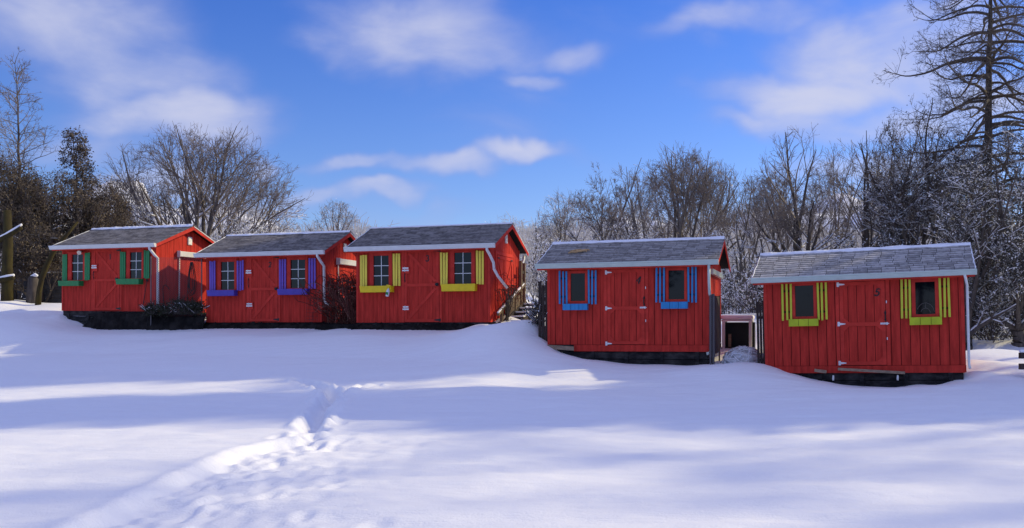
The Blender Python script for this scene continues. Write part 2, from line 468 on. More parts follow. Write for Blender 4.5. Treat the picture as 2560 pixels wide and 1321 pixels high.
def terrain_z(x, y, fine=True):
    x = np.asarray(x, float); y = np.asarray(y, float)
    z = base_z(x, y)
    num = np.zeros(x.shape); den = np.full(x.shape, .05)
    for (rx, ry, _), dz in zip(RES, _rz):
        d2 = (x - rx) ** 2 + (y - ry) ** 2
        w = np.exp(-d2 / 2.2) + 1e-3 * np.exp(-d2 / 14)
        w = w / (d2 + .04)
        num += w * dz; den += w
    z = z + num / den
    far = sstep(40, 90, y)
    z = z + .10 * vnoise(x * .22 + 3, y * .34 + 7, 1) + (.05 * vnoise(x * .7, y * 1.3, 2)) + far * (2.5 * vnoise(x * .035 + 9, y * .03, 3) + .8 * vnoise(x * .12, y * .1, 4))
    hill = 13 * np.exp(-((x + 100) / 46) ** 2 - ((y - 250) / 55) ** 2) + 16 * np.exp(-((x + 190) / 60) ** 2 - ((y - 300) / 70) ** 2) + 9 * np.exp(-((x - 30) / 34) ** 2 - ((y - 240) / 55) ** 2) + 10 * np.exp(-((x - 95) / 40) ** 2 - ((y - 250) / 55) ** 2)
    z = z + hill * (1 + 1.1 * vnoise(x * .045 + 5, y * .03, 12) + .6 * vnoise(x * .13, y * .1, 13) + .25 * vnoise(x * .4, y * .3, 14))
    if fine:
        near = 1 - sstep(19, 26, y)
        z = z + near * (.030 * vnoise(x * 1.3, y * 3.2, 5) + .016 * vnoise(x * 3.1, y * 6.3, 6))
        d, al = seg_dist(x, y, CREST)
        depth = .095 * (1 - sstep(12.4, 14.2, y))
        z = z - depth * sstep(-.02, .26, d) * (1 - sstep(.3, 2.6, d)) * near
        z = z + .022 * np.exp(-(d / .13) ** 2) * (1 - sstep(12.6, 13.8, y))
        tr = (sstep(.1, .6, d) * (1 - sstep(1.2, 3.2, d))) * (1 - sstep(12, 14.5, y))
        z = z + tr * (.022 * vnoise(x * 3.3, y * 2.6, 7) + .020 * vnoise(x * 7.1, y * 5.5, 8))
        for P, dp, wd in ((TRENCH, .21, .12), (FORK, .09, .08)):
            d, al = seg_dist(x, y, P)
            da = np.abs(d) + .09 * vnoise(x * 4 + 2, y * 4, 9)
            fade = (1 - .45 * sstep(19, 21.8, y)) * (.22 + .78 * sstep(13.2, 14.8, y))
            z = z - fade * dp * (1 - sstep(wd * .3, wd * 1.7, da)) + fade * .05 * np.exp(-((da - wd * 2.1) / .12) ** 2) * (1 + 2.2 * vnoise(x * 6, y * 5, 10))
        for dx, dy, rx, ry, dp, an in DENTS:
            m = (np.abs(x - dx) < .6) & (np.abs(y - dy) < .8)
            if m.any():
                ux = (x[m] - dx) * math.cos(an) + (y[m] - dy) * math.sin(an); uy = -(x[m] - dx) * math.sin(an) + (y[m] - dy) * math.cos(an)
                q = (ux / rx) ** 2 + (uy / ry) ** 2
                z[m] += dp * (-np.exp(-q * 1.1) + .35 * np.exp(-(np.sqrt(q) - 1.7) ** 2 * 3))
    return z
def TZ(x, y): return float(terrain_z(np.array([float(x)]), np.array([float(y)]), False)[0])

xs = np.concatenate([np.linspace(-700, -260, 12)[:-1], np.linspace(-260, -60, 70)[:-1], np.linspace(-60, -20, 40)[:-1], np.arange(-20, -6.5, .16), np.arange(-6.5, 1.2, .045), np.arange(1.2, 14, .13), np.linspace(14, 60, 60), np.linspace(60, 200, 46)[1:], np.linspace(200, 700, 14)[1:]])
ys = np.concatenate([np.linspace(-40, 5, 20)[:-1], np.arange(5, 14, .05), np.arange(14, 23, .075), np.arange(23, 40, .12), np.linspace(40, 160, 140), np.linspace(160, 400, 80)[1:], np.linspace(400, 1400, 20)[1:]])
GX, GY = np.meshgrid(xs, ys)
GZ = terrain_z(GX.ravel(), GY.ravel()).reshape(GX.shape)
nx = len(xs)
ii = (np.arange(len(ys) - 1)[:, None] * nx + np.arange(nx - 1)[None, :]).ravel()
ground = mesh_np('snow_ground', np.stack([GX.ravel(), GY.ravel(), GZ.ravel()], 1), np.stack([ii, ii + 1, ii + nx + 1, ii + nx], 1), M['snow'], smooth=True)
tag(ground, kind='structure')

# ------------------------------------------------------------------ sheds
def stroke(mb, pts, widths, y0, y1):
    """flat ribbon in xz with thickness along y"""
    L, Rr = [], []
    for i, (x, z) in enumerate(pts):
        a = pts[max(i - 1, 0)]; b = pts[min(i + 1, len(pts) - 1)]
        dx, dz = b[0] - a[0], b[1] - a[1]; l = math.hypot(dx, dz) or 1
        w = widths[i] if isinstance(widths, (list, tuple)) else widths
        L.append((x - dz / l * w / 2, z + dx / l * w / 2)); Rr.append((x + dz / l * w / 2, z - dx / l * w / 2))
    for i in range(len(pts) - 1):
        mb.prism([L[i], Rr[i], Rr[i + 1], L[i + 1]], y0, y1)
def arc(cx, cz, rx, rz, a0, a1, n=10):
    return [(cx + rx * math.cos(R(a0 + (a1 - a0) * i / n)), cz + rz * math.sin(R(a0 + (a1 - a0) * i / n))) for i in range(n + 1)]
def numeral(n, cx, cz, h, shear, y0, y1):
    """digit strokes in a unit box .62 wide 1 high"""
    D = {1: [([(.12, .78), (.31, .98), (.31, .04)], [.08, .16, .15]), ([(.10, .03), (.52, .03)], .07), ],
         2: [(arc(.31, .70, .23, .27, 165, -25, 10) + [(.35, .35), (.06, .08)], .14), ([(.04, .06), (.58, .06)], .13), ([(.58, .04), (.58, .2)], .06)],
         3: [(arc(.30, .74, .22, .23, 160, -80, 10), .13), (arc(.30, .28, .26, .25, 85, -165, 12), .14)],
         4: [([(.42, 1.0), (.04, .34), (.62, .34)], .12), ([(.44, 1.0), (.44, .0)], .15), ([(.34, .02), (.56, .02)], .06)],
         5: [([(.56, .94), (.14, .94), (.10, .52)], .13), (arc(.28, .31, .27, .27, 125, -160, 12), .14)]}[n]
    mb = MB()
    for pts, w in D:
        pp = [(cx + ((x - .31) + shear * (z - .5)) * h, cz + (z - .5) * h) for x, z in pts]
        stroke(mb, pp, [q * h * 1.35 for q in w] if isinstance(w, list) else w * h * 1.35, y0, y1)
    return mb

LAY = {
 1: dict(winL=(-1.84, -1.05, 1.05, 2.04), glassL=(-1.66, -1.13, 1.08, 1.98), winR=(.86, 1.61, 1.10, 2.11), glassR=(1.01, 1.53, 1.12, 2.01),
         sh=[(-2.10, -1.87, 1.06, 1.99), (-1.04, -.80, 1.07, 2.03), (.58, .82, 1.10, 2.03), (1.64, 1.88, 1.11, 2.06)],
         box=[(-2.10, -1.11, .87, 1.05), (.57, 1.60, .91, 1.10)], door=(-.65, .56, .02, 2.14), num=(.11, 1.88, .18), rail=1.07, plate=[(-.71, -.45, 1.38, 1.63)], knob=(.46, 1.10), handle=(-.61, 1.25)),
 2: dict(winL=(-1.70, -.97, 1.05, 2.10), glassL=(-1.57, -1.06, 1.08, 2.0), winR=(.90, 1.65, 1.07, 2.11), glassR=(1.03, 1.56, 1.10, 2.01),
         sh=[(-2.0, -1.77, 1.05, 2.03), (-.95, -.70, 1.05, 2.03), (.62, .87, 1.07, 2.04), (1.69, 1.94, 1.08, 2.06)],
         box=[(-1.98, -.94, .87, 1.06), (.65, 1.72, .88, 1.07)], door=(-.50, .56, .02, 2.17), num=(.265, 1.875, .17), rail=1.085, plate=[(-.61, -.38, 1.51, 1.74), (-.59, -.35, .42, .66)], knob=(.515, 1.085), handle=(-.52, 1.29)),
 3: dict(winL=(-1.68, -.95, 1.08, 2.12), glassL=(-1.56, -1.06, 1.11, 2.02), winR=(.92, 1.68, 1.10, 2.15), glassR=(1.04, 1.57, 1.13, 2.05),
         sh=[(-2.0, -1.77, 1.08, 2.05), (-.92, -.68, 1.09, 2.06), (.60, .84, 1.09, 2.06), (1.72, 1.96, 1.11, 2.09)],
         box=[(-1.93, -.89, .91, 1.10), (.69, 1.75, .91, 1.12)], door=(-.56, .56, .0, 2.18), num=(.185, 1.905, .18), rail=1.115, plate=[(-.61, -.38, 1.46, 1.67), (-.60, -.38, .33, .53)], knob=(.50, 1.125), handle=(-.53, 1.35)),
 4: dict(winL=(-1.56, -1.02, 1.08, 1.95), glassL=(-1.48, -1.09, 1.15, 1.88), winR=(1.03, 1.57, 1.10, 1.97), glassR=(1.10, 1.50, 1.16, 1.90),
         sh=[(-1.80, -1.565, 1.07, 1.95), (-1.01, -.78, 1.07, 1.96), (.77, 1.01, 1.08, 1.99), (1.58, 1.82, 1.08, 1.99)],
         box=[(-1.67, -1.0, .91, 1.075), (.92, 1.60, .92, 1.095)], door=(-.50, .49, .0, 1.97), num=(.33, 1.67, .18), rail=.95, hinge=(1.885, .95, .03), handle=(.47, 1.135), latch=(.36, .54, .96), trim=(-1.40, 2.11)),
 5: dict(winL=(-1.53, -.965, 1.11, 1.985), glassL=(-1.46, -1.04, 1.18, 1.92), winR=(1.11, 1.68, 1.09, 1.98), glassR=(1.19, 1.60, 1.16, 1.90),
         sh=[(-1.77, -1.535, 1.10, 2.0), (-.96, -.73, 1.09, 1.99), (.88, 1.10, 1.08, 1.98), (1.685, 1.91, 1.09, 1.98)],
         box=[(-1.61, -.93, .95, 1.12), (1.05, 1.73, .92, 1.095)], door=(-.46, .55, .0, 1.97), num=(.385, 1.70, .17), rail=.965, hinge=(1.91, .98, .06), handle=(.54, 1.15), latch=(.43, .62, .97), trim=(-2.16, 2.18))}
DIM = {'A': dict(Hg=2.22, Hr=3.013, D=3.07, so=.251, fo=.258), 'B': dict(Hg=2.078, Hr=2.796, D=2.9, so=.262, fo=.213)}
COLR = {1: ('green', 'green'), 2: ('purple', 'purple_box'), 3: ('yellow', 'yellow_box'), 4: ('blue', 'blue'), 5: ('lime', 'lime_box')}
SKIRT = {1: .75, 2: .45, 3: .42, 4: .75, 5: .7}
LABELS = {1: 'red garden shed numbered 1 with green shutters, farthest left of the row',
          2: 'red garden shed numbered 2 with purple shutters and purple window boxes',
          3: 'red garden shed numbered 3 with striped yellow shutters and bright yellow boxes',
          4: 'red garden shed numbered 4 with blue shutters and blue window boxes',
          5: 'red garden shed numbered 5 with lime green shutters, nearest to the right edge'}

def boards(mb, u0, u1, w0, w1, step, gap, y0, y1, holes, rng, axis='x', topf=None):
    """vertical siding boards with gaps, openings cut out"""
    br = [u0]
    u = u0 + step
    while u < u1 - .03: br.append(u); u += step
    br.append(u1)
    for a, b in zip(br[:-1], br[1:]):
        a2, b2 = a + gap / 2, b - gap / 2
        cuts = sorted({a2, b2} | {h[i] for h in holes for i in (0, 1) if a2 < h[i] < b2})
        dy = rng.uniform(0, .0012)
        for c, d in zip(cuts[:-1], cuts[1:]):
            mid = (c + d) / 2
            spans = [(w0, w1)]
            for h in holes:
                if h[0] < mid < h[1]:
                    ns = []
                    for s0, s1 in spans:
                        if h[2] > s0: ns.append((s0, min(s1, h[2])))
                        if h[3] < s1: ns.append((max(s0, h[3]), s1))
                    spans = [q for q in ns if q[1] - q[0] > .005]
            for s0, s1 in spans:
                if axis == 'x':
                    mb.box(c, d, y0 + dy, y1, s0, s1)
                else:
                    t0, t1 = topf(c), topf(d)
                    x0, x1 = y0 - dy, y1
                    mb.hexa([(x1, c, s0), (x0, c, s0), (x0, d, s0), (x1, d, s0), (x1, c, t0), (x0, c, t0), (x0, d, t1), (x1, d, t1)])

def make_shed(s):
    X, Y, Z, a, r, W = POSE[s]
    ty = 'A' if s <= 3 else 'B'
    dm = DIM[ty]; D, so, fo = dm['D'], dm['so'], dm['fo']
    L = LAY[s]; rng = random.Random(40 + s)
    root = empty('garden_shed', (X, Y, Z), (0, r, -a))
    tag(root, LABELS[s], 'shed', 'red garden sheds standing in the snow')
    h = W / 2
    zf = dm['Hg'] + .04                                  # underside line of the roof at the gutter
    zr = dm['Hr']
    slope = (zr - zf) / (D / 2 + fo)
    under = lambda y: zf - .07 + slope * ((y + fo) if y < D / 2 else (D + fo - y))
    step, gap = (.135, .007) if ty == 'A' else (.203, .014)
    # walls
    mb = MB()
    holes = [L['winL'], L['winR'], L['door']]
    wt = under(0)
    mb.cur = 1
    mb.box(-h + .02, h - .02, .020, D - .02, -.02, wt - .02)
    mb.prism_x([(.03, wt - .03), (D - .03, wt - .03), (D / 2, under(D / 2) - .03)], -h + .02, h - .02)
    mb.cur = 0
    boards(mb, -h, h, 0 if ty == 'A' else .0, wt, step, gap, 0, .019, holes, rng)
    boards(mb, 0.021, D, 0, 0, .203, .012, h, h - .019, [], rng, 'y', under)
    boards(mb, 0.021, D, 0, 0, .203, .012, -h + .019, -h, [], rng, 'y', under)
    mb.box(-h, h, D, D + .012, 0, wt)
    mb.build('wall', [M['red'], M['groove']], root)
    # corner trim and frieze
    mb = MB()
    ct = .075
    for q in (-h - .012, h + .012 - ct):
        mb.box(q, q + ct, -.016, -.001, 0, wt)
    mb.box(h + .001, h + .014, -.016, .06, 0, wt + .02)
    mb.box(h + .001, h + .014, D - .06, D + .014, 0, wt + .02)
    mb.box(-h + ct, h - ct, -.013, -.001, wt - .11, wt - .002)
    mb.build('corner_trim', M['red2'], root, .003)
    # foundation: dark timbers closing the crawl space
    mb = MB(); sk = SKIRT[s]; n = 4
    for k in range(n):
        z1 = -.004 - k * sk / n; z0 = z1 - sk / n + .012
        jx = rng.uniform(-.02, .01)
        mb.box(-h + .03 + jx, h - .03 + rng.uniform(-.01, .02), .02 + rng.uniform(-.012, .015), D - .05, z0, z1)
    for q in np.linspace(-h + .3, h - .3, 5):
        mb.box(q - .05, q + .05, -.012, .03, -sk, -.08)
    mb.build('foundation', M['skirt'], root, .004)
    if 'trim' in L:
        mb = MB(); mb.box(L['trim'][0], L['trim'][1], -.022, -.002, -.175, -.006)
        mb.box(h + .001, h + .02, -.02, D, -.17, -.006)
        mb.build('base_board', M['red'], root, .003)
    # roof
    roof = None
    mb = MB()
    x0, x1 = -h - so, h + so
    th = .03
    for sd in (0, 1):
        e0 = (-fo, zf); e1 = (D / 2, zr)
        def P_(t, off=0.0):
            y = e0[0] + (e1[0] - e0[0]) * t; z = e0[1] + (e1[1] - e0[1]) * t
            l = math.hypot(1, slope); y += -slope / l * off; z += off / l
            return (y, z) if sd == 0 else (D - y, z)
        mb.cur = 1
        p = [P_(0, -th), P_(1, -th), P_(1), P_(0)]
        mb.prism_x(p, x0, x1)
        mb.cur = 0
        sl = math.hypot(D / 2 + fo, zr - zf)
        nc = 14 if ty == 'A' else 12
        vg = .008 if ty == 'A' else .009
        for c in range(nc):
            t0, t1 = c / nc, (c + 1.25) / nc
            t1 = min((c + 1) / nc - vg / sl, 1.0)
            off0, off1 = .014, .004
            tab = .305 if ty == 'B' else .33
            xx = x0 - rng.uniform(0, tab) if c % 2 else x0 - tab / 2 * rng.uniform(.8, 1.2)
            while xx < x1:
                hg = .003 if ty == 'A' else .005
                a_, b_ = max(xx + hg, x0 - .01), min(xx + tab - hg, x1 + .01)
                if b_ - a_ > .02:
                    lift = rng.uniform(0, .004)
                    j = rng.uniform(-.003, .003) / sl
                    p0, p1 = P_(t0 + j - (.012 if c == 0 else 0), off0 + lift), P_(t1, off1)
                    p2, p3 = P_(t1, off1 - .003), P_(t0 + j - (.012 if c == 0 else 0), .002)
                    mb.prism_x([p3, p2, p1, p0], a_, b_)
                xx += tab
    shm = M[{4: 'shingle_pale', 5: 'shingle_frost'}.get(s, 'shingle')]
    roof = mb.build('roof', [shm, M['shingle_slot']], root)
    mb = MB()
    xx = x0 - .012
    while xx < x1:
        b_ = min(xx + .29, x1 + .012)
        mb.prism_x([(D / 2 - .14, zr - .14 * slope + .026), (D / 2, zr + .034), (D / 2 + .14, zr - .14 * slope + .026), (D / 2 + .14, zr - .14 * slope + .016), (D / 2, zr + .02), (D / 2 - .14, zr - .14 * slope + .016)], xx + .003, b_)
        xx += .29
    mb.build('ridge_cap', shm, roof)
    # thin snow left along the ridge and down the left rake
    V, F = [], []
    nn = 90; rr_ = np.random.RandomState(s)
    prof = rr_.rand(nn + 1)
    prof = np.convolve(np.r_[prof, prof[:6]], np.ones(5) / 5, 'same')[:nn + 1]
    amt = {1: 1.25, 2: 1.0, 3: .45, 4: 1.0, 5: 1.1}[s]
    for i in range(nn + 1):
        x = x0 + (x1 - x0) * i / nn
        wf = (.03 + .10 * prof[i] * amt); wb = .35 + .2 * prof[i]
        hgt = (.012 + .035 * prof[i]) * amt
        yf = D / 2 - wf; yb = D / 2 + wb
        V += [(x, yf, zr - wf * slope + .028), (x, D / 2 - wf * .3, zr + .036 + hgt), (x, D / 2 + .1, zr - .1 * slope + .036 + hgt), (x, yb, zr - wb * slope + .025)]
    for i in range(nn):
        for j in range(3):
            b0 = i * 4 + j; F.append((b0, b0 + 1, b0 + 5, b0 + 4))
    mesh_np('snow_cap', V, F, M['snow_cap'], roof, smooth=True)
    mb = MB()
    for sd in ((0, 1) if s == 5 else (0,)):
        mb = MB()
        xe = x0 if sd == 0 else x1
        pts = []
        for i in range(15):
            t = .02 + .96 * i / 14
            y = -fo + (D / 2 + fo) * t; pts.append((xe + (.012 if sd == 0 else -.012) * rng.uniform(.2, 2), y, zf + slope * (D / 2 + fo) * t + .02))
        mb.tube(pts, [rng.uniform(.005, .015) for _ in pts], 6)
        mb.build('rake_snow', M['snow_cap'], roof, smooth=True)
    # bargeboards, drip edge, soffit
    for sd in (0, 1):
        for f_ in (0, 1):
            ya, yb = (-fo, D / 2) if f_ == 0 else (D + fo, D / 2)
            xa = x1 if sd else x0
            mb = MB()
            d_ = .14
            pa = [(ya, zf - d_ * .8), (yb, zr - d_), (yb, zr - .005), (ya, zf - .005)]
            mb.prism_x(pa, xa - .022, xa + .002)
            mb.build('bargeboard', M['red2'], root, .003)
    mb = MB()
    mb.prism_x([(D + fo, zf + .001), (D / 2, zr + .001), (D / 2, zr - .03), (D + fo, zf - .03)], x1 + .004, x1 + .012)
    mb.build('drip_edge', M['white'] if s in (1, 2, 3) else M['white_pale'], root)
    mb = MB()
    mb.box(x0 + .03, x1 - .03, -fo + .015, -.005, under(0) - .075, under(0) - .062)
    mb.box(x0 + .03, x1 - .03, -fo - .004, -fo + .015, zf - .15, zf - .035)
    mb.build('soffit', M['red2'], root)
    # gutter: open channel profile
    gm = M['white'] if ty == 'A' else M['white_pale']
    mb = MB()
    gh = .125 if ty == 'A' else .12; gz = dm['Hg'] + .055
    yg = -fo - .008
    prof_ = [(yg, gz), (yg - .004, gz), (yg - .006, gz - gh + .004), (yg - .06, gz - gh + .004), (yg - .085, gz - gh + .05), (yg - .10, gz - .03), (yg - .11, gz - .004), (yg - .104, gz + .002),
             (yg - .094, gz - .02), (yg - .078, gz - gh + .056), (yg - .056, gz - gh + .012), (yg - .012, gz - gh + .012)]
    # outer shell as strips
    out = [(yg, gz), (yg, gz - gh), (yg - .062, gz - gh), (yg - .088, gz - gh + .05), (yg - .098, gz - .035), (yg - .112, gz - .028), (yg - .112, gz)]
    for (a0, b0), (a1, b1) in zip(out[:-1], out[1:]):
        dx, dz = a1 - a0, b1 - b0; l = math.hypot(dx, dz); ox, oz = -dz / l * .005, dx / l * .005
        mb.prism_x([(a0, b0), (a1, b1), (a1 + ox, b1 + oz), (a0 + ox, b0 + oz)], x0 - .005, x1 + .005)
    for xa in (x0 - .006, x1 + .001):
        mb.prism_x(out, xa, xa + .005)
    mb.box(x0 - .004, x1 + .004, yg - .10, yg - .004, gz - .035, gz - .022)      # slush lying in the channel
    gut = mb.build('gutter', gm, root)
    # downspout at the right front corner
    mb = MB()
    yc = -fo - .06; dx = h + .085
    if ty == 'A':
        low = {1: .12, 2: .62, 3: 1.02}[s]
        pts = [(h + .02, yc, gz - gh), (h + .02, yc, gz - gh - .06), (h + .04, yc + .05, gz - gh - .12), (dx, yc + .16, gz - gh - .26), (dx + .01, -.02, gz - gh - .36), (dx + .01, .0, low + .25), (dx + .01, .0, low)]
        if s == 1: pts += [(dx + .03, -.05, low - .06), (dx + .05, -.13, low - .09)]
        if s == 2: pts = pts[:-1] + [(dx + .01, .0, low + .1), (dx + .06, -.02, low), (dx + .2, -.05, low - .06)]
        if s == 3: pts = pts[:4] + [(dx + .03, .0, gz - gh - .42), (dx + .04, .02, 1.55), (dx + .12, .12, 1.35), (dx + .34, .35, 1.0)]
        mb.tube(pts, .047, 12, .85)
    elif s == 4:
        pts = [(h + .03, yc + .02, gz - gh + .01), (h + .03, yc + .03, 1.6), (h + .035, yc + .1, 1.3), (h + .05, -.03, 1.2), (h + .05, -.03, -.1), (h + .03, -.08, -.2), (h - .05, -.12, -.22)]
        mb.tube(pts, .045, 10, .8)
    else:
        pts = [(h + .02, yc, gz - gh + .01), (h + .04, yc + .05, gz - gh - .08), (h + .075, -.04, gz - gh - .22), (h + .075, -.03, 1.0), (h + .075, -.03, .0), (h + .09, -.06, -.08)]
        mb.tube(pts, .036, 10, .8)
    mb.build('downspout', gm if s != 5 else M['white'], root, smooth=True)
    # windows
    for side in ('L', 'R'):
        f0, f1, g0, g1 = L['win' + side]; p0, p1, q0, q1 = L['glass' + side]
        mb = MB()
        proud = -.034
        mb.box(f0, p0, proud, .018, g0, g1); mb.box(p1, f1, proud, .018, g0, g1)
        mb.box(p0, p1, proud + .002, .018, q1, g1)
        if q0 - g0 > .004: mb.box(p0, p1, proud + .002, .018, g0, q0)
        mb.box(f0 - .03, f1 + .03, proud - .012, .0, g1 - .001, g1 + .045) if ty == 'A' else None
        w = mb.build('window', M['red2'], root, .003)
        if ty == 'B':
            mb = MB(); mb.box(f0 - .012, f1 + .012, -.02, .017, g0 - .015, g1 + .012)
        mb = MB(); mb.box(p0 - .004, p1 + .004, .006, .012, q0 - .003, q1 + .003)
        mb.build('pane', M['pane'], w)
        if s == 5 and side == 'R':
            mb = MB(); cx_ = (p0 + p1) / 2
            for rx_, rz_ in ((.185, .24), (.10, .12)):
                stroke(mb, [(cx_ + rx_ * math.cos(R(q)), q0 + .02 + rz_ * math.sin(R(q))) for q in range(8, 173, 15)], .009, .001, .0055)
            stroke(mb, [(cx_, q0 + .15), (cx_, q0 + .27)], .008, .001, .0055)
            mb.build('window_ornament', M['bark'], w)
        if ty == 'A':
            mb = MB(); t = .010
            mb.box((p0 + p1) / 2 - t, (p0 + p1) / 2 + t, -.008, .005, q0, q1)
            for k in (1, 2):
                zz = q0 + (q1 - q0) * k / 3
                mb.box(p0, (p0 + p1) / 2 - t, -.007, .005, zz - t, zz + t); mb.box((p0 + p1) / 2 + t, p1, -.007, .005, zz - t, zz + t)
            mb.build('muntin', M['white'], w)
    # shutters: three slats on two dark battens
    c1, c2 = COLR[s]
    for (u0, u1, w0, w1) in L['sh']:
        mb = MB(); n = 3
        sw = .066 if ty == 'A' else .048
        if s == 1: sw = .074
        for k in range(n):
            c = u0 + sw / 2 + (u1 - u0 - sw) * k / (n - 1) + rng.uniform(-.004, .004)
            tl = rng.uniform(-.006, .006)
            e = rng.uniform(-.012, .012)
            mb.hexa([(c - sw / 2 - tl, -.048, w0 + e), (c + sw / 2 - tl, -.048, w0 + e), (c + sw / 2 - tl, -.03, w0 + e), (c - sw / 2 - tl, -.03, w0 + e),
                     (c - sw / 2 + tl, -.048, w1 + e), (c + sw / 2 + tl, -.048, w1 + e), (c + sw / 2 + tl, -.03, w1 + e), (c - sw / 2 + tl, -.03, w1 + e)])
        sh = mb.build('shutter', M[c1], root, .002)
        for z in (w0 + .2, w1 - .2):
            mb = MB(); mb.box(u0 + .01, u1 - .01, -.029, -.001, z - .025, z + .025)
            mb.build('batten', M['groove'], sh)
    for (u0, u1, w0, w1) in L['box']:
        mb = MB()
        dp = .16 if ty == 'A' else .11
        yb = -.05
        t = .016
        if ty == 'A':
            mb.hexa([(u0 + .02, yb - dp, w0), (u1 - .02, yb - dp, w0), (u1 - .02, yb - dp + t, w0), (u0 + .02, yb - dp + t, w0), (u0, yb - dp - .02, w1), (u1, yb - dp - .02, w1), (u1, yb - dp - .004, w1), (u0, yb - dp - .004, w1)])
        else:
            for k in range(3):
                a0 = u0 + (u1 - u0) * k / 3 + .004; a1 = u0 + (u1 - u0) * (k + 1) / 3 - .004
                mb.box(a0, a1, yb - dp - rng.uniform(.0, .004), yb - dp + t, w0, w1)
        mb.box(u0 + .005, u0 + .02, yb - dp + t, yb + .045, w0 + .003, w1 - .004); mb.box(u1 - .02, u1 - .005, yb - dp + t, yb + .045, w0 + .003, w1 - .004)
        mb.box(u0 + .02, u1 - .02, yb - dp + t, yb + .045, w0 + .002, w0 + .018)
        bx = mb.build('window_box', M[c2], root, .002)
        mb = MB()
        mb.box(u0 + .021, u1 - .021, yb - dp + t + .001, yb + .044, w0 + .02, w1 - .03)
        mb.build('soil', M['soil'], bx)
    # door
    d0, d1, e0, e1 = L['door']
    mb = MB(); st2, gp2 = (.15, .006) if ty == 'A' else (.19, .012)
    mb.cur = 1; mb.box(d0 + .02, d1 - .02, .004, .019, e0 + .01, e1 - .01); mb.cur = 0
    boards(mb, d0 + .005, d1 - .005, e0 + .01, e1 - .005, st2, gp2, -.012, .005, [], rng)
    door = mb.build('door', [M['red'], M['groove']], root)
    mb = MB(); f = -.030; g = -.0125; sw = .085
    L_, R_ = d0 + .005, d1 - .005; B_, T_ = e0 + .01, e1 - .005; rl = L['rail']
    mb.box(L_, L_ + sw, f, g, B_, T_); mb.box(R_ - sw, R_, f, g, B_, T_)
    mb.box(L_ + sw, R_ - sw, f + .001, g, T_ - sw, T_); mb.box(L_ + sw, R_ - sw, f + .001, g, B_, B_ + sw); mb.box(L_ + sw, R_ - sw, f + .001, g, rl - .045, rl + .045)
    if ty == 'A':
        def diag(x0_, z0_, x1_, z1_, wd=.085):
            dx, dz = x1_ - x0_, z1_ - z0_; l = math.hypot(dx, dz); nx_, nz_ = -dz / l * wd / 2, dx / l * wd / 2
            mb.prism([(x0_ + nx_, z0_ + nz_), (x0_ - nx_, z0_ - nz_), (x1_ - nx_, z1_ - nz_), (x1_ + nx_, z1_ + nz_)], f + .004, g)
        diag(L_ + sw + .05, T_ - sw - .02, R_ - sw - .02, rl + .1)
        diag(L_ + sw + .05, B_ + sw + .02, R_ - sw - .02, rl - .1)
    else:
        c = .12
        for zb, zt in ((B_ + sw, rl - .045), (rl + .045, T_ - sw)):
            for xc, sx in ((L_ + sw, 1), (R_ - sw, -1)):
                for zc, sz in ((zb, 1), (zt, -1)):
                    mb.prism([(xc, zc), (xc + sx * c, zc), (xc, zc + sz * c)], f + .002, g)
    mb.build('door_frame', M['red2'], door, .002)
    # casing beside the door
    mb = MB(); mb.box(d0 - .085, d0 - .006, -.022, -.001, e0, e1 + .06); mb.box(d1 + .006, d1 + .085, -.022, -.001, e0, e1 + .06); mb.box(d0 - .006, d1 + .006, -.022, -.001, e1 + .004, e1 + .06)
    mb.build('door_casing', M['red2'], root, .002)
    numeral(s, L['num'][0], L['num'][1], L['num'][2], {1: 0, 2: .05, 3: .08, 4: .3, 5: .3}[s], -.018 if ty == 'A' else -.02, -.0122).build('door_number', M['iron'], door)
    if ty == 'A':
        for (p0, p1, q0, q1) in L['plate']:
            mb = MB(); mb.box(p0 + .06, p1, -.048, -.0305, q0, q1)
            pl = mb.build('hinge_block', M['red2'], door, .003)
            mb = MB()
            zc = q0 + (q1 - q0) * (.62 if q1 - q0 > .2 else .5)
            mb.box(p0, p1 - .02, -.058, -.0485, zc - .055, zc - .012); mb.box(p0 + .01, p1 - .03, -.058, -.0485, zc + .014, zc + .055)
            mb.tube([((p0 + .08), -.06, zc - .07), ((p0 + .08), -.06, zc + .07)], .011, 8)
            mb.build('hinge', M['steel'], pl, .002)
        mb = MB(); kx, kz = L['knob']
        mb.tube([(kx, -.03, kz), (kx, -.065, kz), (kx, -.075, kz), (kx, -.10, kz), (kx, -.112, kz)], [.018, .016, .042, .045, .025], 12)
        mb.box(kx - .045, kx + .045, -.036, -.0305, kz - .045, kz + .045)
        mb.build('door_knob', M['iron'], door, smooth=False)
        hx, hz = L['handle']
        mb = MB()
        mb.tube([(hx, -.03, hz - .12), (hx + .01, -.07, hz - .09), (hx + .015, -.085, hz), (hx + .01, -.07, hz + .09), (hx, -.03, hz + .12)], [.014, .012, .013, .012, .014], 8)
        mb.prism([(hx - .02, hz + .09), (hx + .02, hz + .09), (hx + .012, hz + .15), (hx, hz + .17), (hx - .012, hz + .15)], -.037, -.0305)
        mb.prism([(hx - .02, hz - .09), (hx, hz - .17), (hx + .02, hz - .09)], -.037, -.0305)
        mb.build('door_handle', M['iron'], door)
        for zz in (e0 + .07, e1 - .05):                       # black strap hinge ends at the right of the door
            mb = MB(); mb.prism([(d1 - .16, zz - .012), (d1 - .02, zz - .035), (d1 + .05, zz - .045), (d1 + .05, zz + .045), (d1 - .02, zz + .035), (d1 - .16, zz + .012)], -.038, -.031)
            mb.build('strap_hinge', M['iron'], door)
    else:
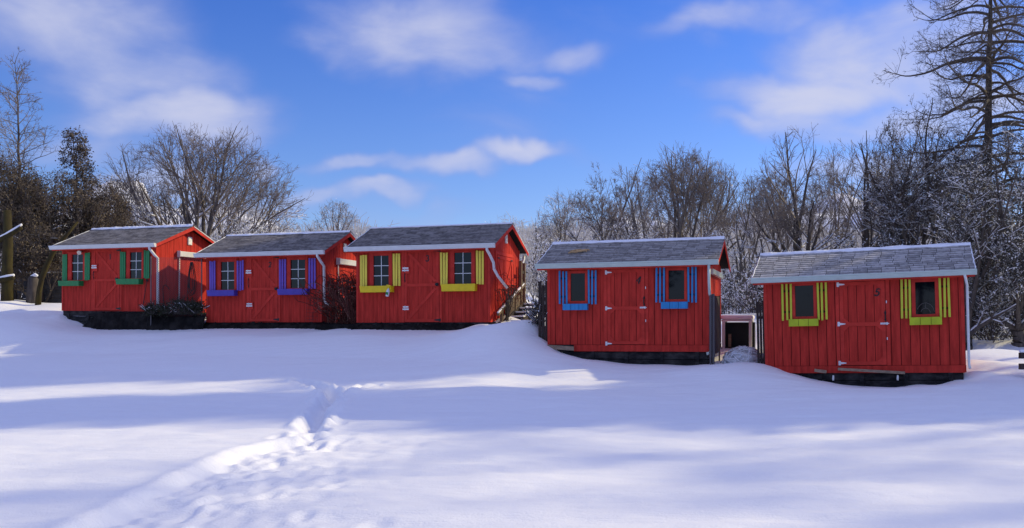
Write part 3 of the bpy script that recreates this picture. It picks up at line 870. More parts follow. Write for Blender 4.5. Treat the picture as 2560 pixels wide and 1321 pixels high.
        for zz in L['hinge']:
            mb = MB()
            mb.prism([(d0 - .005, zz - .026), (d0 + .125, zz - .010), (d0 + .125, zz + .010), (d0 - .005, zz + .026)], -.037, -.0305)
            mb.box(d0 - .05, d0 - .006, -.030, -.0225, zz - .052, zz + .052)
            mb.tube([(d0 - .005, -.036, zz - .05), (d0 - .005, -.036, zz + .05)], .009, 8)
            mb.build('hinge', M['steel'], door)
        hx, hz = L['handle']
        mb = MB()
        mb.prism([(hx - .025, hz + .05), (hx + .025, hz + .05), (hx + .02, hz + .09), (hx, hz + .13), (hx - .02, hz + .09)], -.037, -.0305)
        mb.prism([(hx - .012, hz - .13), (hx + .012, hz - .13), (hx + .022, hz - .07), (hx - .022, hz - .07)], -.037, -.0305)
        mb.tube([(hx, -.035, hz - .08), (hx, -.085, hz - .06), (hx, -.09, hz), (hx, -.07, hz + .05), (hx, -.035, hz + .07)], [.012, .013, .015, .013, .012], 8)
        mb.build('door_handle', M['iron'], door)
        l0, l1, lz = L['latch']
        mb = MB()
        mb.box(l0, l1 - .04, -.040, -.0305, lz - .022, lz + .022)
        mb.tube([(l0 + .02, -.045, lz), (l1, -.045, lz)], .012, 8)
        mb.box(l1 - .06, l1 - .03, -.058, -.0305, lz - .03, lz + .03)
        mb.build('latch', M['steel'], door, .002)
        for zz in (1.47, .62):
            mb = MB(); mb.box(d1 + .012, d1 + .03, -.03, -.0225, zz - .03, zz + .03)
            mb.build('door_stop', M['steel'], door)
    # gable side
    if ty == 'A':
        gx = h + .001
        mb = MB(); vy, vz = 1.60, 2.50 if s != 3 else 2.57
        mb.box(gx, gx + .03, vy - .1, vy + .1, vz - .14, vz + .14)
        for k in range(5):
            zz = vz - .1 + k * .05
            mb.hexa([(gx + .0305, vy - .08, zz - .02), (gx + .045, vy - .08, zz - .02), (gx + .045, vy + .08, zz - .02), (gx + .0305, vy + .08, zz - .02), (gx + .0305, vy - .08, zz + .02), (gx + .034, vy - .08, zz + .02), (gx + .034, vy + .08, zz + .02), (gx + .0305, vy + .08, zz + .02)])
        mb.build('gable_vent', M['white'], root, .003)
    if s in (1, 2):
        gx = h + .001
        mb = MB(); mb.prism_x([(1.0, 1.92), (2.95, 1.92), (2.95, 2.10), (1.0, 2.10)], gx, gx + .14)
        mb.prism_x([(.985, 1.90), (1.0, 1.90), (1.0, 2.12), (.985, 2.12)], gx, gx + .15)
        rb = mb.build('roller_blind_box', M['white'], root, .006)
        mb = MB(); mb.box(gx + .02, gx + .05, 1.05, 1.09, .15, 1.919)
        mb.build('pull_rail', M['white'], rb)
    if s == 3:
        gx = h + .001
        for (y0, y1) in ((.62, 1.40), (1.42, 2.20)):
            mb = MB(); mb.box(gx, gx + .022, y0, y1, .12, 2.0)
            dd = mb.build('side_door', M['red'], root)
            mb = MB(); xx0, xx1 = gx + .0225, gx + .045
            mb.box(xx0, xx1, y0, y0 + .09, .12, 2.0); mb.box(xx0, xx1, y1 - .09, y1, .12, 2.0)
            mb.box(xx0, xx1 - .001, y0 + .09, y1 - .09, 1.9, 2.0); mb.box(xx0, xx1 - .001, y0 + .09, y1 - .09, .12, .22); mb.box(xx0, xx1 - .001, y0 + .09, y1 - .09, 1.0, 1.09)
            ya, yb = (y0 + .1, y1 - .12) if y0 < 1 else (y1 - .1, y0 + .12)
            mb.bar((gx + .033, ya, 1.86), (gx + .033, yb, 1.12), .018, .09, (1, 0, 0)) if False else mb.prism_x([(ya - .04, 1.89), (ya + .04, 1.89), (yb + .04, 1.1), (yb - .04, 1.1)], xx0, xx1 - .002)
            mb.build('door_brace', M['red2'], dd, .002)
            yh_ = y0 + .03 if y0 < 1 else y1 - .03
            for zz in (1.92, .3):
                mb = MB(); mb.box(gx + .0455, gx + .055, min(yh_, yh_ + (.18 if y0 < 1 else -.18)), max(yh_, yh_ + (.18 if y0 < 1 else -.18)), zz - .02, zz + .02)
                mb.build('strap_hinge', M['iron'], dd)
        mb = MB(); mb.box(gx, gx + .03, .5, .6, .1, 2.12); mb.box(gx, gx + .03, 2.22, 2.32, .1, 2.12); mb.box(gx, gx + .03, .6, 2.22, 2.02, 2.12)
        mb.build('side_door_casing', M['red2'], root, .003)
        mb = MB()
        mb.tube([(h + .1, D + fo - .02, 2.15), (h + .1, D + fo - .05, 2.05), (h + .08, D - .02, 1.8), (h + .08, D - .04, .9), (h + .08, D - .06, .3)], .05, 10, .85)
        mb.build('rear_downspout', M['white'], root, smooth=True)
    if s == 4:
        gx = h + .001
        mb = MB(); mb.box(gx, gx + .10, .15, 2.75, 1.80, 1.93)
        mb.build('roller_blind_box', M['white_pale'], root, .006)
    return root

for s in (1, 2, 3, 4, 5):
    make_shed(s)
#INSERT_REST

# ------------------------------------------------------------------ trees
def at(px, row, Y):
    return Vector(((px - CX) / FPX * Y, Y, (YH - row) / FPX * Y))

def tubes_np(segs, n):
    A = np.array([s_[0] for s_ in segs], np.float32); B = np.array([s_[1] for s_ in segs], np.float32)
    r0 = np.array([s_[2] for s_ in segs], np.float32); r1 = np.array([s_[3] for s_ in segs], np.float32)
    d = B - A; d /= np.linalg.norm(d, axis=1, keepdims=True) + 1e-9
    ref = np.where(np.abs(d[:, 2:3]) < .9, np.array([[0, 0, 1.]]), np.array([[1., 0, 0]]))
    u = np.cross(d, ref); u /= np.linalg.norm(u, axis=1, keepdims=True) + 1e-9
    w = np.cross(d, u)
    t = 2 * np.pi * np.arange(n) / n
    ring = u[:, None, :] * np.cos(t)[None, :, None] + w[:, None, :] * np.sin(t)[None, :, None]
    V = np.concatenate([A[:, None, :] + ring * r0[:, None, None], B[:, None, :] + ring * r1[:, None, None]], 1).reshape(-1, 3)
    b = (np.arange(len(segs)) * 2 * n)[:, None]
    j = np.arange(n)
    F = np.stack([b + j, b + (j + 1) % n, b + n + (j + 1) % n, b + n + j], 2).reshape(-1, 4)
    return V, F

def flecks(P, size, rs_, flat=0.0):
    """small irregular four-sided chips at the points P"""
    n = len(P)
    a = rs_.normal(size=(n, 3)); a[:, 2] *= (1 - flat); a /= np.linalg.norm(a, axis=1, keepdims=True)
    b = rs_.normal(size=(n, 3)); b[:, 2] *= (1 - flat); b -= a * (a * b).sum(1, keepdims=True); b /= np.linalg.norm(b, axis=1, keepdims=True) + 1e-9
    s_ = size * rs_.uniform(.5, 1.5, (n, 1))
    k = rs_.uniform(.35, 1.0, (n, 4, 1))
    V = np.stack([P + a * s_ * k[:, 0], P + b * s_ * k[:, 1] * .8, P - a * s_ * k[:, 2], P - b * s_ * k[:, 3] * .8], 1).reshape(-1, 3)
    F = np.arange(n * 4).reshape(-1, 4)
    return V, F

def grow(rg, segs, p, d, L, r, lvl, prm):
    step = prm['step'][lvl]; n = max(2, int(L / step + .5)); l = L / n
    nch = prm['kids'][lvl] if lvl < len(prm['kids']) else 0
    at_k = sorted(rg.uniform(prm['from'][lvl], 1.0) for _ in range(nch)) if nch else []
    wob = prm['wob'][lvl]; tr = prm['trop'][lvl]; ik = 0
    lim = rg.uniform(.82, 1.08)
    cx, cy, cz, rx, ry, rz = prm['env']
    tip = prm['tip'][lvl] * r
    for i in range(n):
        d = (d[0] + rg.gauss(0, wob), d[1] + rg.gauss(0, wob), d[2] + rg.gauss(0, wob) + tr)
        m = math.sqrt(d[0] * d[0] + d[1] * d[1] + d[2] * d[2]); d = (d[0] / m, d[1] / m, d[2] / m)
        q = (p[0] + d[0] * l, p[1] + d[1] * l, p[2] + d[2] * l)
        if lvl and ((q[0] - cx) / rx) ** 2 + ((q[1] - cy) / ry) ** 2 + ((q[2] - cz) / rz) ** 2 > lim * lim: return
        if q[2] < .15: return
        ra = r + (tip - r) * i / n; rb = r + (tip - r) * (i + 1) / n
        segs.append((p, q, ra, rb, lvl))
        while ik < nch and at_k[ik] <= (i + 1) / n:
            t = at_k[ik]; ik += 1
            an = R(rg.gauss(prm['ang'][lvl], 9)); az = rg.uniform(0, 6.283)
            dv = Vector(d); s1 = dv.orthogonal().normalized(); s2 = dv.cross(s1)
            nd = dv * math.cos(an) + (s1 * math.cos(az) + s2 * math.sin(az)) * math.sin(an)
            grow(rg, segs, q, tuple(nd), L * prm['ratio'][lvl] * (1.15 - .6 * t) * rg.uniform(.7, 1.25), max(rb * prm['rr'][lvl], prm['rmin']), lvl + 1, prm)
        p = q

def finish_tree(root, segs, split, mt, mc, snow=0, snow_size=.06, leaf=0, leaf_size=.07, ml=None, seed=0, snow_z=(0, 99), n_crown=3, snow_lv=1):
    tr = [s_ for s_ in segs if s_[4] <= split]; cr = [s_ for s_ in segs if s_[4] > split]
    V, F = tubes_np(tr, 7); mesh_np('trunk', V, F, mt, root, smooth=True)
    c = None
    rs_ = np.random.RandomState(seed)
    if cr:
        V, F = tubes_np(cr, n_crown); c = mesh_np('crown', V, F, mc, root)
    fine = np.array([(s_[0][0] * .5 + s_[1][0] * .5, s_[0][1] * .5 + s_[1][1] * .5, s_[0][2] * .5 + s_[1][2] * .5) for s_ in segs if s_[4] >= split])
    if leaf and len(fine):
        P = fine[rs_.randint(0, len(fine), leaf)] + rs_.normal(size=(leaf, 3)) * leaf_size * 2.2
        V, F = flecks(P, leaf_size, rs_); mesh_np('foliage', V, F, ml, c or root)
    if snow:
        top = np.array([(s_[0][0] * .5 + s_[1][0] * .5, s_[0][1] * .5 + s_[1][1] * .5, s_[0][2] * .5 + s_[1][2] * .5 + s_[2] + .02) for s_ in segs if s_[4] >= snow_lv])
        k = (top[:, 2] > snow_z[0]) & (top[:, 2] < snow_z[1]); top = top[k]
        if len(top):
            V, F = [], []
            cand = [q for q in segs if q[4] >= min(1, snow_lv) and q[4] <= 3 and snow_z[0] < q[0][2] < snow_z[1] and abs(q[1][2] - q[0][2]) < .75 * math.dist(q[0], q[1])]
            if cand:
                rl = random.Random(seed); pick = rl.sample(cand, min(len(cand), snow // 2))
                ln = []
                for q in pick:
                    o_ = q[2] * .75 + .006; rr_ = max(q[2] * .8, snow_size * .22) * rl.uniform(.7, 1.3)
                    ln.append(((q[0][0], q[0][1], q[0][2] + o_), (q[1][0], q[1][1], q[1][2] + o_), rr_, rr_ * .8, 0))
                V, F = tubes_np(ln, 4)
            m_ = int(snow * .30)
            P = top[rs_.randint(0, len(top), m_)] + rs_.normal(size=(m_, 3)) * snow_size * .9
            V2, F2 = flecks(P, snow_size, rs_, .35)
            if len(V): F2 = F2 + len(V); V = np.concatenate([V, V2]); F = np.concatenate([F, F2])
            else: V, F = V2, F2
            mesh_np('snow_cover', V, F, M['snow_cap'], c or root)
    return root

def vase_tree(name, label, cat, px, Y, top_row, wpx, seed, limbs=7, fork=.12, spread=(12, 52), dens=1.0, lean=(0, 0), group=None, mt='bark', mc='twig', trunk_r=.2, kids=(7, 6, 6, 3), dy=1.0, twig_r=.0085, limb_trop=.02, low=.0, **kw):
    rg = random.Random(seed)
    x = (px - CX) / FPX * Y
    zb = TZ(x, Y) - .1
    H = ((YH - top_row) / FPX * Y - zb) * (1.07 if name == 'bare_tree' else 1.0)
    Wd = wpx / FPX * Y
    root = empty(name, (x, Y, zb))
    tag(root, label, cat, group)
    cz = H * (.56 if not low else low)
    prm = dict(step=(.5, .55, .45, .32, .26), kids=tuple(int(round(k * dens)) for k in kids), wob=(.07, .085, .11, .13, .12), trop=(limb_trop, .035, .04, .05, .05),
               ang=(32, 34, 36, 34), ratio=(.50, .52, .55, .6), rr=(.62, .62, .65, .7), tip=(.12, .2, .35, .5, .6), rmin=twig_r,
               env=(lean[0] * .6, lean[1] * .6, cz, Wd / 2, Wd / 2 * dy, H - cz))
    prm['from'] = (.22, .18, .12, .1)
    segs = []
    hb = H * fork
    p = (0, 0, 0); q = None
    nseg = 4
    for i in range(nseg):
        q = (lean[0] * .25 * (i + 1) / nseg + rg.gauss(0, .03), rg.gauss(0, .03), hb * (i + 1) / nseg)
        segs.append((p, q, trunk_r * (1.25 - .25 * i / nseg), trunk_r * (1.25 - .25 * (i + 1) / nseg), 0)); p = q
    # limbs: level 0 in the grower, so that their own children start at level 1
    for k in range(limbs):
        az = 6.283 * (k + rg.uniform(-.3, .3)) / limbs
        an = R(rg.uniform(*spread)) if k else R(5)
        d = (math.sin(an) * math.cos(az) + lean[0] * .1, math.sin(an) * math.sin(az) * dy, math.cos(an))
        # length to reach the envelope
        Ld = 0
        while Ld < 30:
            Ld += .2
            e = ((p[0] + d[0] * Ld) / (Wd / 2)) ** 2 + ((p[1] + d[1] * Ld) / (Wd / 2 * dy)) ** 2 + ((p[2] + d[2] * Ld - cz) / (H - cz)) ** 2
            if e > 1 and Ld > 1: break
        grow(rg, segs, p, d, max(1.2, Ld * .97), trunk_r * rg.uniform(.42, .62), 0, prm)
    return finish_tree(root, segs, 0, M[mt], M[mc], seed=seed, **kw)

BARE = 'bare grey trees standing behind the sheds'
vase_tree('bare_tree', 'wide spreading bare tree with low forked limbs behind sheds 1 and 2', 'tree', 505, 50, 330, 600, 1, limbs=17, fork=.12, spread=(14, 80), dens=1.0, group=BARE, trunk_r=.30, snow=3000, snow_size=.06, snow_z=(0, 4.5), kids=(11, 7, 7, 4), dy=.6, low=.40, limb_trop=.004)
vase_tree('bare_tree', 'small pale rounded bare tree between sheds 2 and 3, far behind them', 'tree', 838, 85, 512, 150, 2, limbs=9, fork=.2, spread=(8, 50), dens=1.0, group=BARE, trunk_r=.16, mc='twig', snow=500, snow_size=.06)
vase_tree('bare_tree', 'bare forked tree behind the left end of the roof of shed 4', 'tree', 1512, 48, 402, 215, 3, limbs=6, fork=.26, spread=(10, 56), dens=1.0, group=BARE, trunk_r=.2, snow=400, snow_size=.06, snow_z=(0, 5), kids=(8, 7, 7, 4))
vase_tree('bare_tree', 'dense rounded bare tree behind the right half of the roof of shed 4', 'tree', 1705, 50, 382, 270, 4, limbs=11, fork=.14, spread=(6, 50), dens=1.1, group=BARE, trunk_r=.26, snow=700, snow_size=.06, snow_z=(0, 5), kids=(8, 7, 7, 4))
vase_tree('bare_tree', 'slender bare tree with leaning stems behind the gap between sheds 4 and 5', 'tree', 1852, 47, 440, 165, 5, limbs=7, fork=.08, spread=(8, 34), dens=.95, group=BARE, trunk_r=.17, snow=500, snow_size=.06, snow_z=(0, 5))
vase_tree('bare_tree', 'large vase shaped bare tree with stout dark limbs behind the left half of shed 5', 'tree', 2002, 46, 350, 280, 6, limbs=9, fork=.24, spread=(10, 48), dens=1.05, group=BARE, trunk_r=.27, mt='bark_dark', snow=600, snow_size=.06, snow_z=(0, 4.5), kids=(8, 7, 7, 4))
vase_tree('bare_tree', 'bare tree with arching limbs behind the door of shed 5', 'tree', 2168, 45, 345, 230, 7, limbs=8, fork=.22, spread=(12, 50), dens=1.0, group=BARE, trunk_r=.22, mt='bark_dark', snow=700, snow_size=.06, snow_z=(0, 5), kids=(8, 7, 7, 4))
vase_tree('bare_tree', 'thick grey twiggy tree with a leaning trunk behind the right half of shed 5', 'tree', 2318, 43, 285, 290, 8, limbs=12, fork=.12, spread=(6, 56), dens=1.15, lean=(-1.0, 0), group=BARE, trunk_r=.26, mt='bark_dark', mc='twig_dark', snow=7000, snow_size=.05, snow_z=(0, 8), kids=(9, 7, 6, 3), leaf=6000, leaf_size=.045, ml=M['leaf_brown'])
vase_tree('bare_tree', 'small round greyish tree between sheds 3 and 4, far behind them', 'tree', 1412, 66, 488, 165, 9, limbs=9, fork=.14, spread=(8, 56), dens=1.05, group=BARE, trunk_r=.15, snow=1500, snow_size=.055)

for i, (px, Y, tr_, w, lab) in enumerate([(1608, 58, 425, 170, 'fine twigged pale tree between the two bare trees behind shed 4'), (1790, 60, 420, 180, 'fine twigged pale tree behind the right gable of shed 4'), (1925, 57, 405, 170, 'fine twigged pale tree behind the left end of shed 5'),
                                        (2090, 59, 375, 190, 'fine twigged pale tree behind the number 5 door'), (2245, 56, 325, 200, 'tall fine twigged pale tree behind the right window of shed 5'), (2390, 54, 300, 200, 'tall fine twigged pale tree left of the larch trunk')]):
    vase_tree('bare_tree', lab, 'tree', px, Y, tr_, w, 60 + i, limbs=8, fork=.16, spread=(4, 36), dens=1.0, group=BARE, trunk_r=.17, mt='bark', mc='twig', kids=(8, 7, 6, 4), snow=300, snow_size=.06)

# frosted dense trees at the right edge
EV = 'dark frosted trees at the right edge'
for i, (px, Y, tr_, w, sd, lab) in enumerate([
        (2415, 34, 385, 250, 21, 'dark ivy clad tree dusted with snow just right of shed 5'),
        (2545, 33.5, 330, 270, 22, 'dark ivy clad tree dusted with snow cut by the right edge of the photo'),
        (2490, 40, 290, 330, 23, 'tall dark thicket tree behind the larch trunk'),
        (2290, 41, 470, 220, 24, 'low dark frosted tree rising behind the right end of the roof of shed 5')]):
    vase_tree('frosted_tree', lab, 'tree', px, Y, tr_, w, sd, limbs=11, fork=.08, spread=(6, 62), dens=1.0, group=EV, trunk_r=.2, mt='bark_dark', mc='twig_dark', snow=9000, snow_size=.045,
              leaf=9000, leaf_size=.05, ml=M['leaf_dark'], kids=(8, 7, 5), low=.45, snow_lv=0)

# the larch at the right edge
def larch():
    rg = random.Random(77)
    Y = 42.0; px = 2464
    x = (px - CX) / FPX * Y; zb = TZ(x, Y) - .1
    root = empty('larch_tree', (x, Y, zb))
    tag(root, 'tall bare larch with upswept branches at the right edge of the photo', 'tree')
    segs = []
    H = 18.5
    n = 22; p = (0, 0, 0)
    for i in range(n):
        q = (rg.gauss(0, .015) + .012 * i, rg.gauss(0, .02), H * (i + 1) / n)
        segs.append((p, q, .27 * (1 - i / n) + .03, .27 * (1 - (i + 1) / n) + .03, 0)); p = q
    prm = dict(step=(.5, .2, .18, .2), kids=(0, 5, 3, 0), wob=(.05, .13, .14, .12), trop=(0, .07, .05, .05), ang=(40, 46, 46), ratio=(.5, .45, .5), rr=(.5, .6, .7), tip=(.5, .3, .5, .6), rmin=.007, env=(0, 0, 9, 99, 99, 99))
    prm['from'] = (.1, .1, .1, .1)
    nb = 135
    for k in range(nb):
        z = 5.6 + (H - 6.0) * k / nb + rg.uniform(-.4, .4)
        az = rg.uniform(0, 6.283)
        t = max(0, (z - 13.0) / (H - 13.0))
        L = (5.0 * (1 - t * .6)) * rg.choice((.35, .55, .75, .9, 1.0, 1.05)) * rg.uniform(.85, 1.1)
        d0 = Vector((math.cos(az), math.sin(az), 0))
        p = (0.012 * z / H * n, 0, z); r = .024 + .014 * L
        e0, sag, up = rg.uniform(-4, 22), rg.uniform(18, 46), rg.uniform(50, 105)
        m = max(3, int(L / .24)); bend = 0
        for i in range(m):
            s_ = i / m
            bend += rg.gauss(0, .05)
            el = R(e0 - sag * math.sin(min(1, s_ * 1.7) * math.pi * .6) + up * max(0, s_ - .5) ** 1.2 * 1.6)
            dd = (d0 + Vector((-d0.y, d0.x, 0)) * (bend + rg.gauss(0, .10))).normalized()
            d = (dd * math.cos(el) + Vector((0, 0, math.sin(el) + rg.gauss(0, .07)))).normalized()
            q = tuple(Vector(p) + d * .24)
            segs.append((p, q, r * (1 - .85 * s_), r * (1 - .85 * (i + 1) / m), 1))
            if s_ > .10 and rg.random() < .72:
                sv = Vector((-d0.y, d0.x, 0)) * rg.choice((-1, 1)) * rg.uniform(.3, 1.1) + d * rg.uniform(.3, .9) + Vector((0, 0, rg.uniform(-.5, .8)))
                sv.normalize()
                grow(rg, segs, q, tuple(sv), rg.uniform(.4, 1.9) * (1.15 - .55 * s_), .013, 1, prm)
            p = q
    finish_tree(root, segs, 0, M['bark_dark'], M['twig_dark'], seed=7, snow=1500, snow_size=.035, snow_z=(0, 9))
larch()

# left side: tall thin tree, brown thickets, spire
def thin_tree(px, Y, top_row, wpx, seed, label, name='slender_tree', leafn=0, spire=False, group=None, mc='twig', ml='leaf_brown', start=.15, base_row=None, rtr=.11, up=.03):
    rg = random.Random(seed)
    x = (px - CX) / FPX * Y; zb = TZ(x, Y) - .1; H = (YH - top_row) / FPX * Y - zb; Wd = wpx / FPX * Y
    root = empty(name, (x, Y, zb)); tag(root, label, 'tree', group)
    segs = []; n = 24; p = (0, 0, 0)
    prm = dict(step=(.5, .3, .22, .2), kids=(0, 6, 5, 0), wob=(.05, .1, .13, .15), trop=(0, up, .0, -.03), ang=(40, 44, 42), ratio=(.5, .5, .55), rr=(.5, .55, .65), tip=(.5, .3, .5, .6), rmin=.0075, env=(0, 0, H / 2, Wd * .62, Wd * .62, H * .6))
    prm['from'] = (.1, .15, .1, .1)
    for i in range(n):
        t = (i + 1) / n
        q = (.25 * math.sin(t * 3) + rg.gauss(0, .02), rg.gauss(0, .02), H * t)
        segs.append((p, q, rtr * (1 - i / n) + .012, rtr * (1 - t) + .012, 0))
        if t > start:
            for c in range(5 if spire else 4):
                az = rg.uniform(0, 6.283); tt = (t - start) / (1 - start)
                L = Wd / 2 * (1.05 - tt * .85 if spire else (1.1 - .75 * tt ** 1.6)) * rg.uniform(.55, 1.05)
                el = R(rg.uniform(0, 35) if spire else rg.uniform(15, 60))
                grow(rg, segs, q, (math.cos(az) * math.cos(el), math.sin(az) * math.cos(el), math.sin(el)), max(.4, L), .02 + .006 * L, 1, prm)
        p = q
    finish_tree(root, segs, 0, M['bark_dark'], M[mc], seed=seed, leaf=leafn, leaf_size=.05, ml=M[ml])
thin_tree(36, 46, 160, 250, 31, 'tall thin bare tree with fine drooping twigs at the left edge', rtr=.13)
thin_tree(182, 44, 340, 150, 32, 'dark narrow conifer rising above the brown thicket left of shed 1', 'dark_conifer', 9000, True, mc='twig_dark', ml='leaf_brown', start=.3)
TH = 'brown leafless thicket trees left of shed 1'
for px, Y, tr_, w, sd, lab in [(45, 42, 385, 260, 41, 'dense dark brown thicket tree at the left edge, behind the mossy trunk'),
                               (140, 41, 400, 250, 42, 'dense dark brown thicket tree behind the leaning mossy stem'),
                               (235, 43, 425, 220, 43, 'dense dark brown thicket tree behind the roof of shed 1'),
                               (-40, 40, 330, 220, 44, 'dense dark brown thicket tree cut by the left edge'),
                               (105, 38.5, 560, 200, 45, 'low dark brown bush between the two mossy stems'),
                               (280, 46, 480, 170, 46, 'smaller dark brown thicket tree in front of the wide bare tree')]:
    vase_tree('thicket_tree', lab, 'tree', px, Y, tr_, w, sd, limbs=12, fork=.05, spread=(5, 66), dens=1.05, group=TH, trunk_r=.13, mt='bark_dark', mc='twig_dark', kids=(8, 7, 5, 2), low=.45,
              leaf=20000, leaf_size=.05, ml=M['leaf_brown'], snow=250, snow_size=.05, snow_z=(0, 3.5))

# mossy stems and stump at the left edge
def mossy():
    t = empty('mossy_tree', at(18, 745, 36.2)); tag(t, 'mossy upright trunk with a snow topped sawn limb at the left edge', 'tree')
    mb = MB()
    mb.tube([(0, 0, -.2), (.02, 0, .6), (.0, 0, 1.3), (.03, 0, 2.1), (-.05, .1, 3.4)], [.24, .21, .19, .18, .14], 12)
    mb.build('trunk', M['moss'], t, smooth=True)
    mb = MB(); mb.tube([(-.35, -.05, 2.2), (.0, -.08, 2.35), (.3, -.1, 2.52), (.62, -.12, 2.72)], [.10, .10, .09, .08], 10)
    l = mb.build('limb', M['moss'], t, smooth=True)
    mb = MB(); mb.tube([(-.35, -.07, 2.31), (.0, -.1, 2.46), (.3, -.12, 2.63), (.64, -.14, 2.83)], [.04, .05, .055, .045], 8)
    mb.build('snow_cap', M['snow_cap'], l, smooth=True)
    mb = MB(); mb.tube([(-.4, -.2, .62), (.1, -.22, .72), (.38, -.22, .78)], [.10, .10, .09], 10)
    l = mb.build('limb', M['moss'], t, smooth=True)
    mb = MB(); mb.tube([(-.2, -.22, .77), (.1, -.24, .82), (.4, -.24, .87)], [.04, .06, .05], 8)
    mb.build('snow_cap', M['snow_cap'], l, smooth=True)
    b = at(95, 760, 36.0)
    t = empty('mossy_tree', b); tag(t, 'curved mossy stem leaning right towards the eave of shed 1', 'tree')
    mb = MB(); mb.tube([(0, 0, -.1), (.04, 0, .45), (.14, 0, .95), (.34, 0, 1.5), (.62, 0, 2.05), (1.0, .1, 2.6), (1.4, .3, 3.2)], [.115, .10, .095, .10, .09, .07, .04], 12)
    mb.build('trunk', M['moss'], t, smooth=True)
    t = empty('tree_stump', at(82, 758, 36.6)); tag(t, 'dark rotten stump with a little snow beside the curved mossy stem', 'stump')
    mb = MB(); mb.tube([(0, 0, -.1), (-.02, 0, .5), (.02, 0, .95), (.03, 0, 1.05)], [.26, .20, .19, .10], 12)
    s_ = mb.build('trunk', M['bark_dark'], t, smooth=True)
    mb = MB(); mb.tube([(-.05, -.02, 1.04), (.12, -.05, 1.10), (.22, -.06, 1.07)], [.05, .08, .04], 8)
    mb.build('snow_cap', M['snow_cap'], t, smooth=True)
mossy()
# dark block wall and glazed screen behind shed 1
t = empty('garden_wall', at(128, 757, 38.5)); tag(t, 'dark block garden wall with a line of snow on top, left of shed 1', 'wall')
mb = MB(); rg = random.Random(3)
for rw in range(7):
    xx = -1.2 - (rw % 2) * .2
    while xx < 1.4:
        mb.box(xx + .006, xx + .394, rg.uniform(-.01, .01), .2, -.25 + rw * .21, -.25 + rw * .21 + .2); xx += .4
mb.build('wall', M['block'], t, .006)
mb = MB(); mb.box(-1.2, 1.4, -.03, .23, 1.223, 1.29); mb.build('snow_cap', M['snow_cap'], t, .03)
t = empty('glazed_screen', at(132, 676, 39)); tag(t, 'pale blue glazed screen in a dark frame above the block wall', 'screen')
mb = MB()
for q in (-.7, -.25, .2, .65): mb.box(q - .03, q + .03, -.03, .03, -.3, 1.15)
for q in (.3, .78, 1.12): mb.box(-.67, .62, -.025, .025, q - .025, q + .025)
mb.build('frame', M['darkwood'], t)
mb = MB(); mb.box(-.67, .62, -.008, .008, .33, 1.1); mb.build('pane', M['glasspale'], t)

# ------------------------------------------------------------------ frosted bushes and far scrub
def bush(name, label, x, y, w, h, seed, n_stem=26, snow=2200, leaf=1500, group=None, size=.05, mc='twig_dark', ml='leaf_dark', cat='bush'):
    rg = random.Random(seed); zb = TZ(x, y) - .05
    root = empty(name, (x, y, zb)); tag(root, label, cat, group)
    prm = dict(step=(.25, .2, .16), kids=(7, 5, 0), wob=(.12, .16, .18), trop=(.02, .03, .03), ang=(36, 38, 30), ratio=(.5, .5, .5), rr=(.6, .65, .7), tip=(.35, .5, .6), rmin=.006, env=(0, 0, h * .45, w / 2, w / 2, h * .55))
    prm['from'] = (.25, .2, .2)
    segs = []
    for k in range(n_stem):
        az = rg.uniform(0, 6.28); an = R(rg.uniform(0, 62)); r0 = rg.uniform(0, w * .22)
        grow(rg, segs, (r0 * math.cos(az), r0 * math.sin(az), .16), (math.sin(an) * math.cos(az), math.sin(an) * math.sin(az), math.cos(an)), h * rg.uniform(.6, 1.1), .016, 0, prm)
    finish_tree(root, segs, 0, M['bark_dark'], M[mc], seed=seed, snow=snow, snow_size=size, leaf=leaf, leaf_size=size, ml=M[ml], snow_lv=0)
FB = 'snow dusted bushes behind the sheds'
for i, (px, Y, w, top, lab) in enumerate([
        (1345, 37, 1.6, 560, 'upright snow dusted bush between the gable of shed 3 and shed 4'),
        (1392, 40, 2.4, 570, 'snow dusted bush hidden behind the left end of the roof of shed 4'),
        (1845, 34, 1.6, 655, 'snow dusted bush in the gap between sheds 4 and 5'),
        (1892, 31, 1.2, 690, 'smaller snow dusted bush beside the left end of shed 5'),
        (1805, 38, 2.0, 620, 'snow dusted bush just right of the gable of shed 4'),
        (2480, 34, 2.2, 690, 'snow dusted bush standing right of the gable of shed 5'),
        (2545, 35, 2.6, 660, 'snow dusted bush cut by the right edge of the photo'),
        (2440, 36, 2.4, 640, 'snow dusted bush partly hidden by the gable of shed 5'),
        (1600, 44, 3.0, 560, 'broad snow dusted bush showing above the middle of the roof of shed 4'),
        (1930, 42, 2.6, 590, 'snow dusted bush showing above the left end of the roof of shed 5'),
        (2090, 43, 3.2, 560, 'broad snow dusted bush showing above the door of shed 5'),
        (2230, 42, 2.8, 570, 'snow dusted bush showing above the right window of shed 5'),
        (600, 46, 3.4, 525, 'broad snow dusted bush showing above the roof of shed 2'),
        (330, 47, 3.0, 520, 'snow dusted bush showing above the roof of shed 1')]):
    x = (px - CX) / FPX * Y
    h = (YH - top) / FPX * Y - TZ(x, Y)
    bush('frosted_bush', lab, x, Y, w, max(1.0, h), 100 + i, n_stem=int(20 + 8 * w), snow=int(1300 * w), leaf=int(700 * w), group=FB, size=.045)
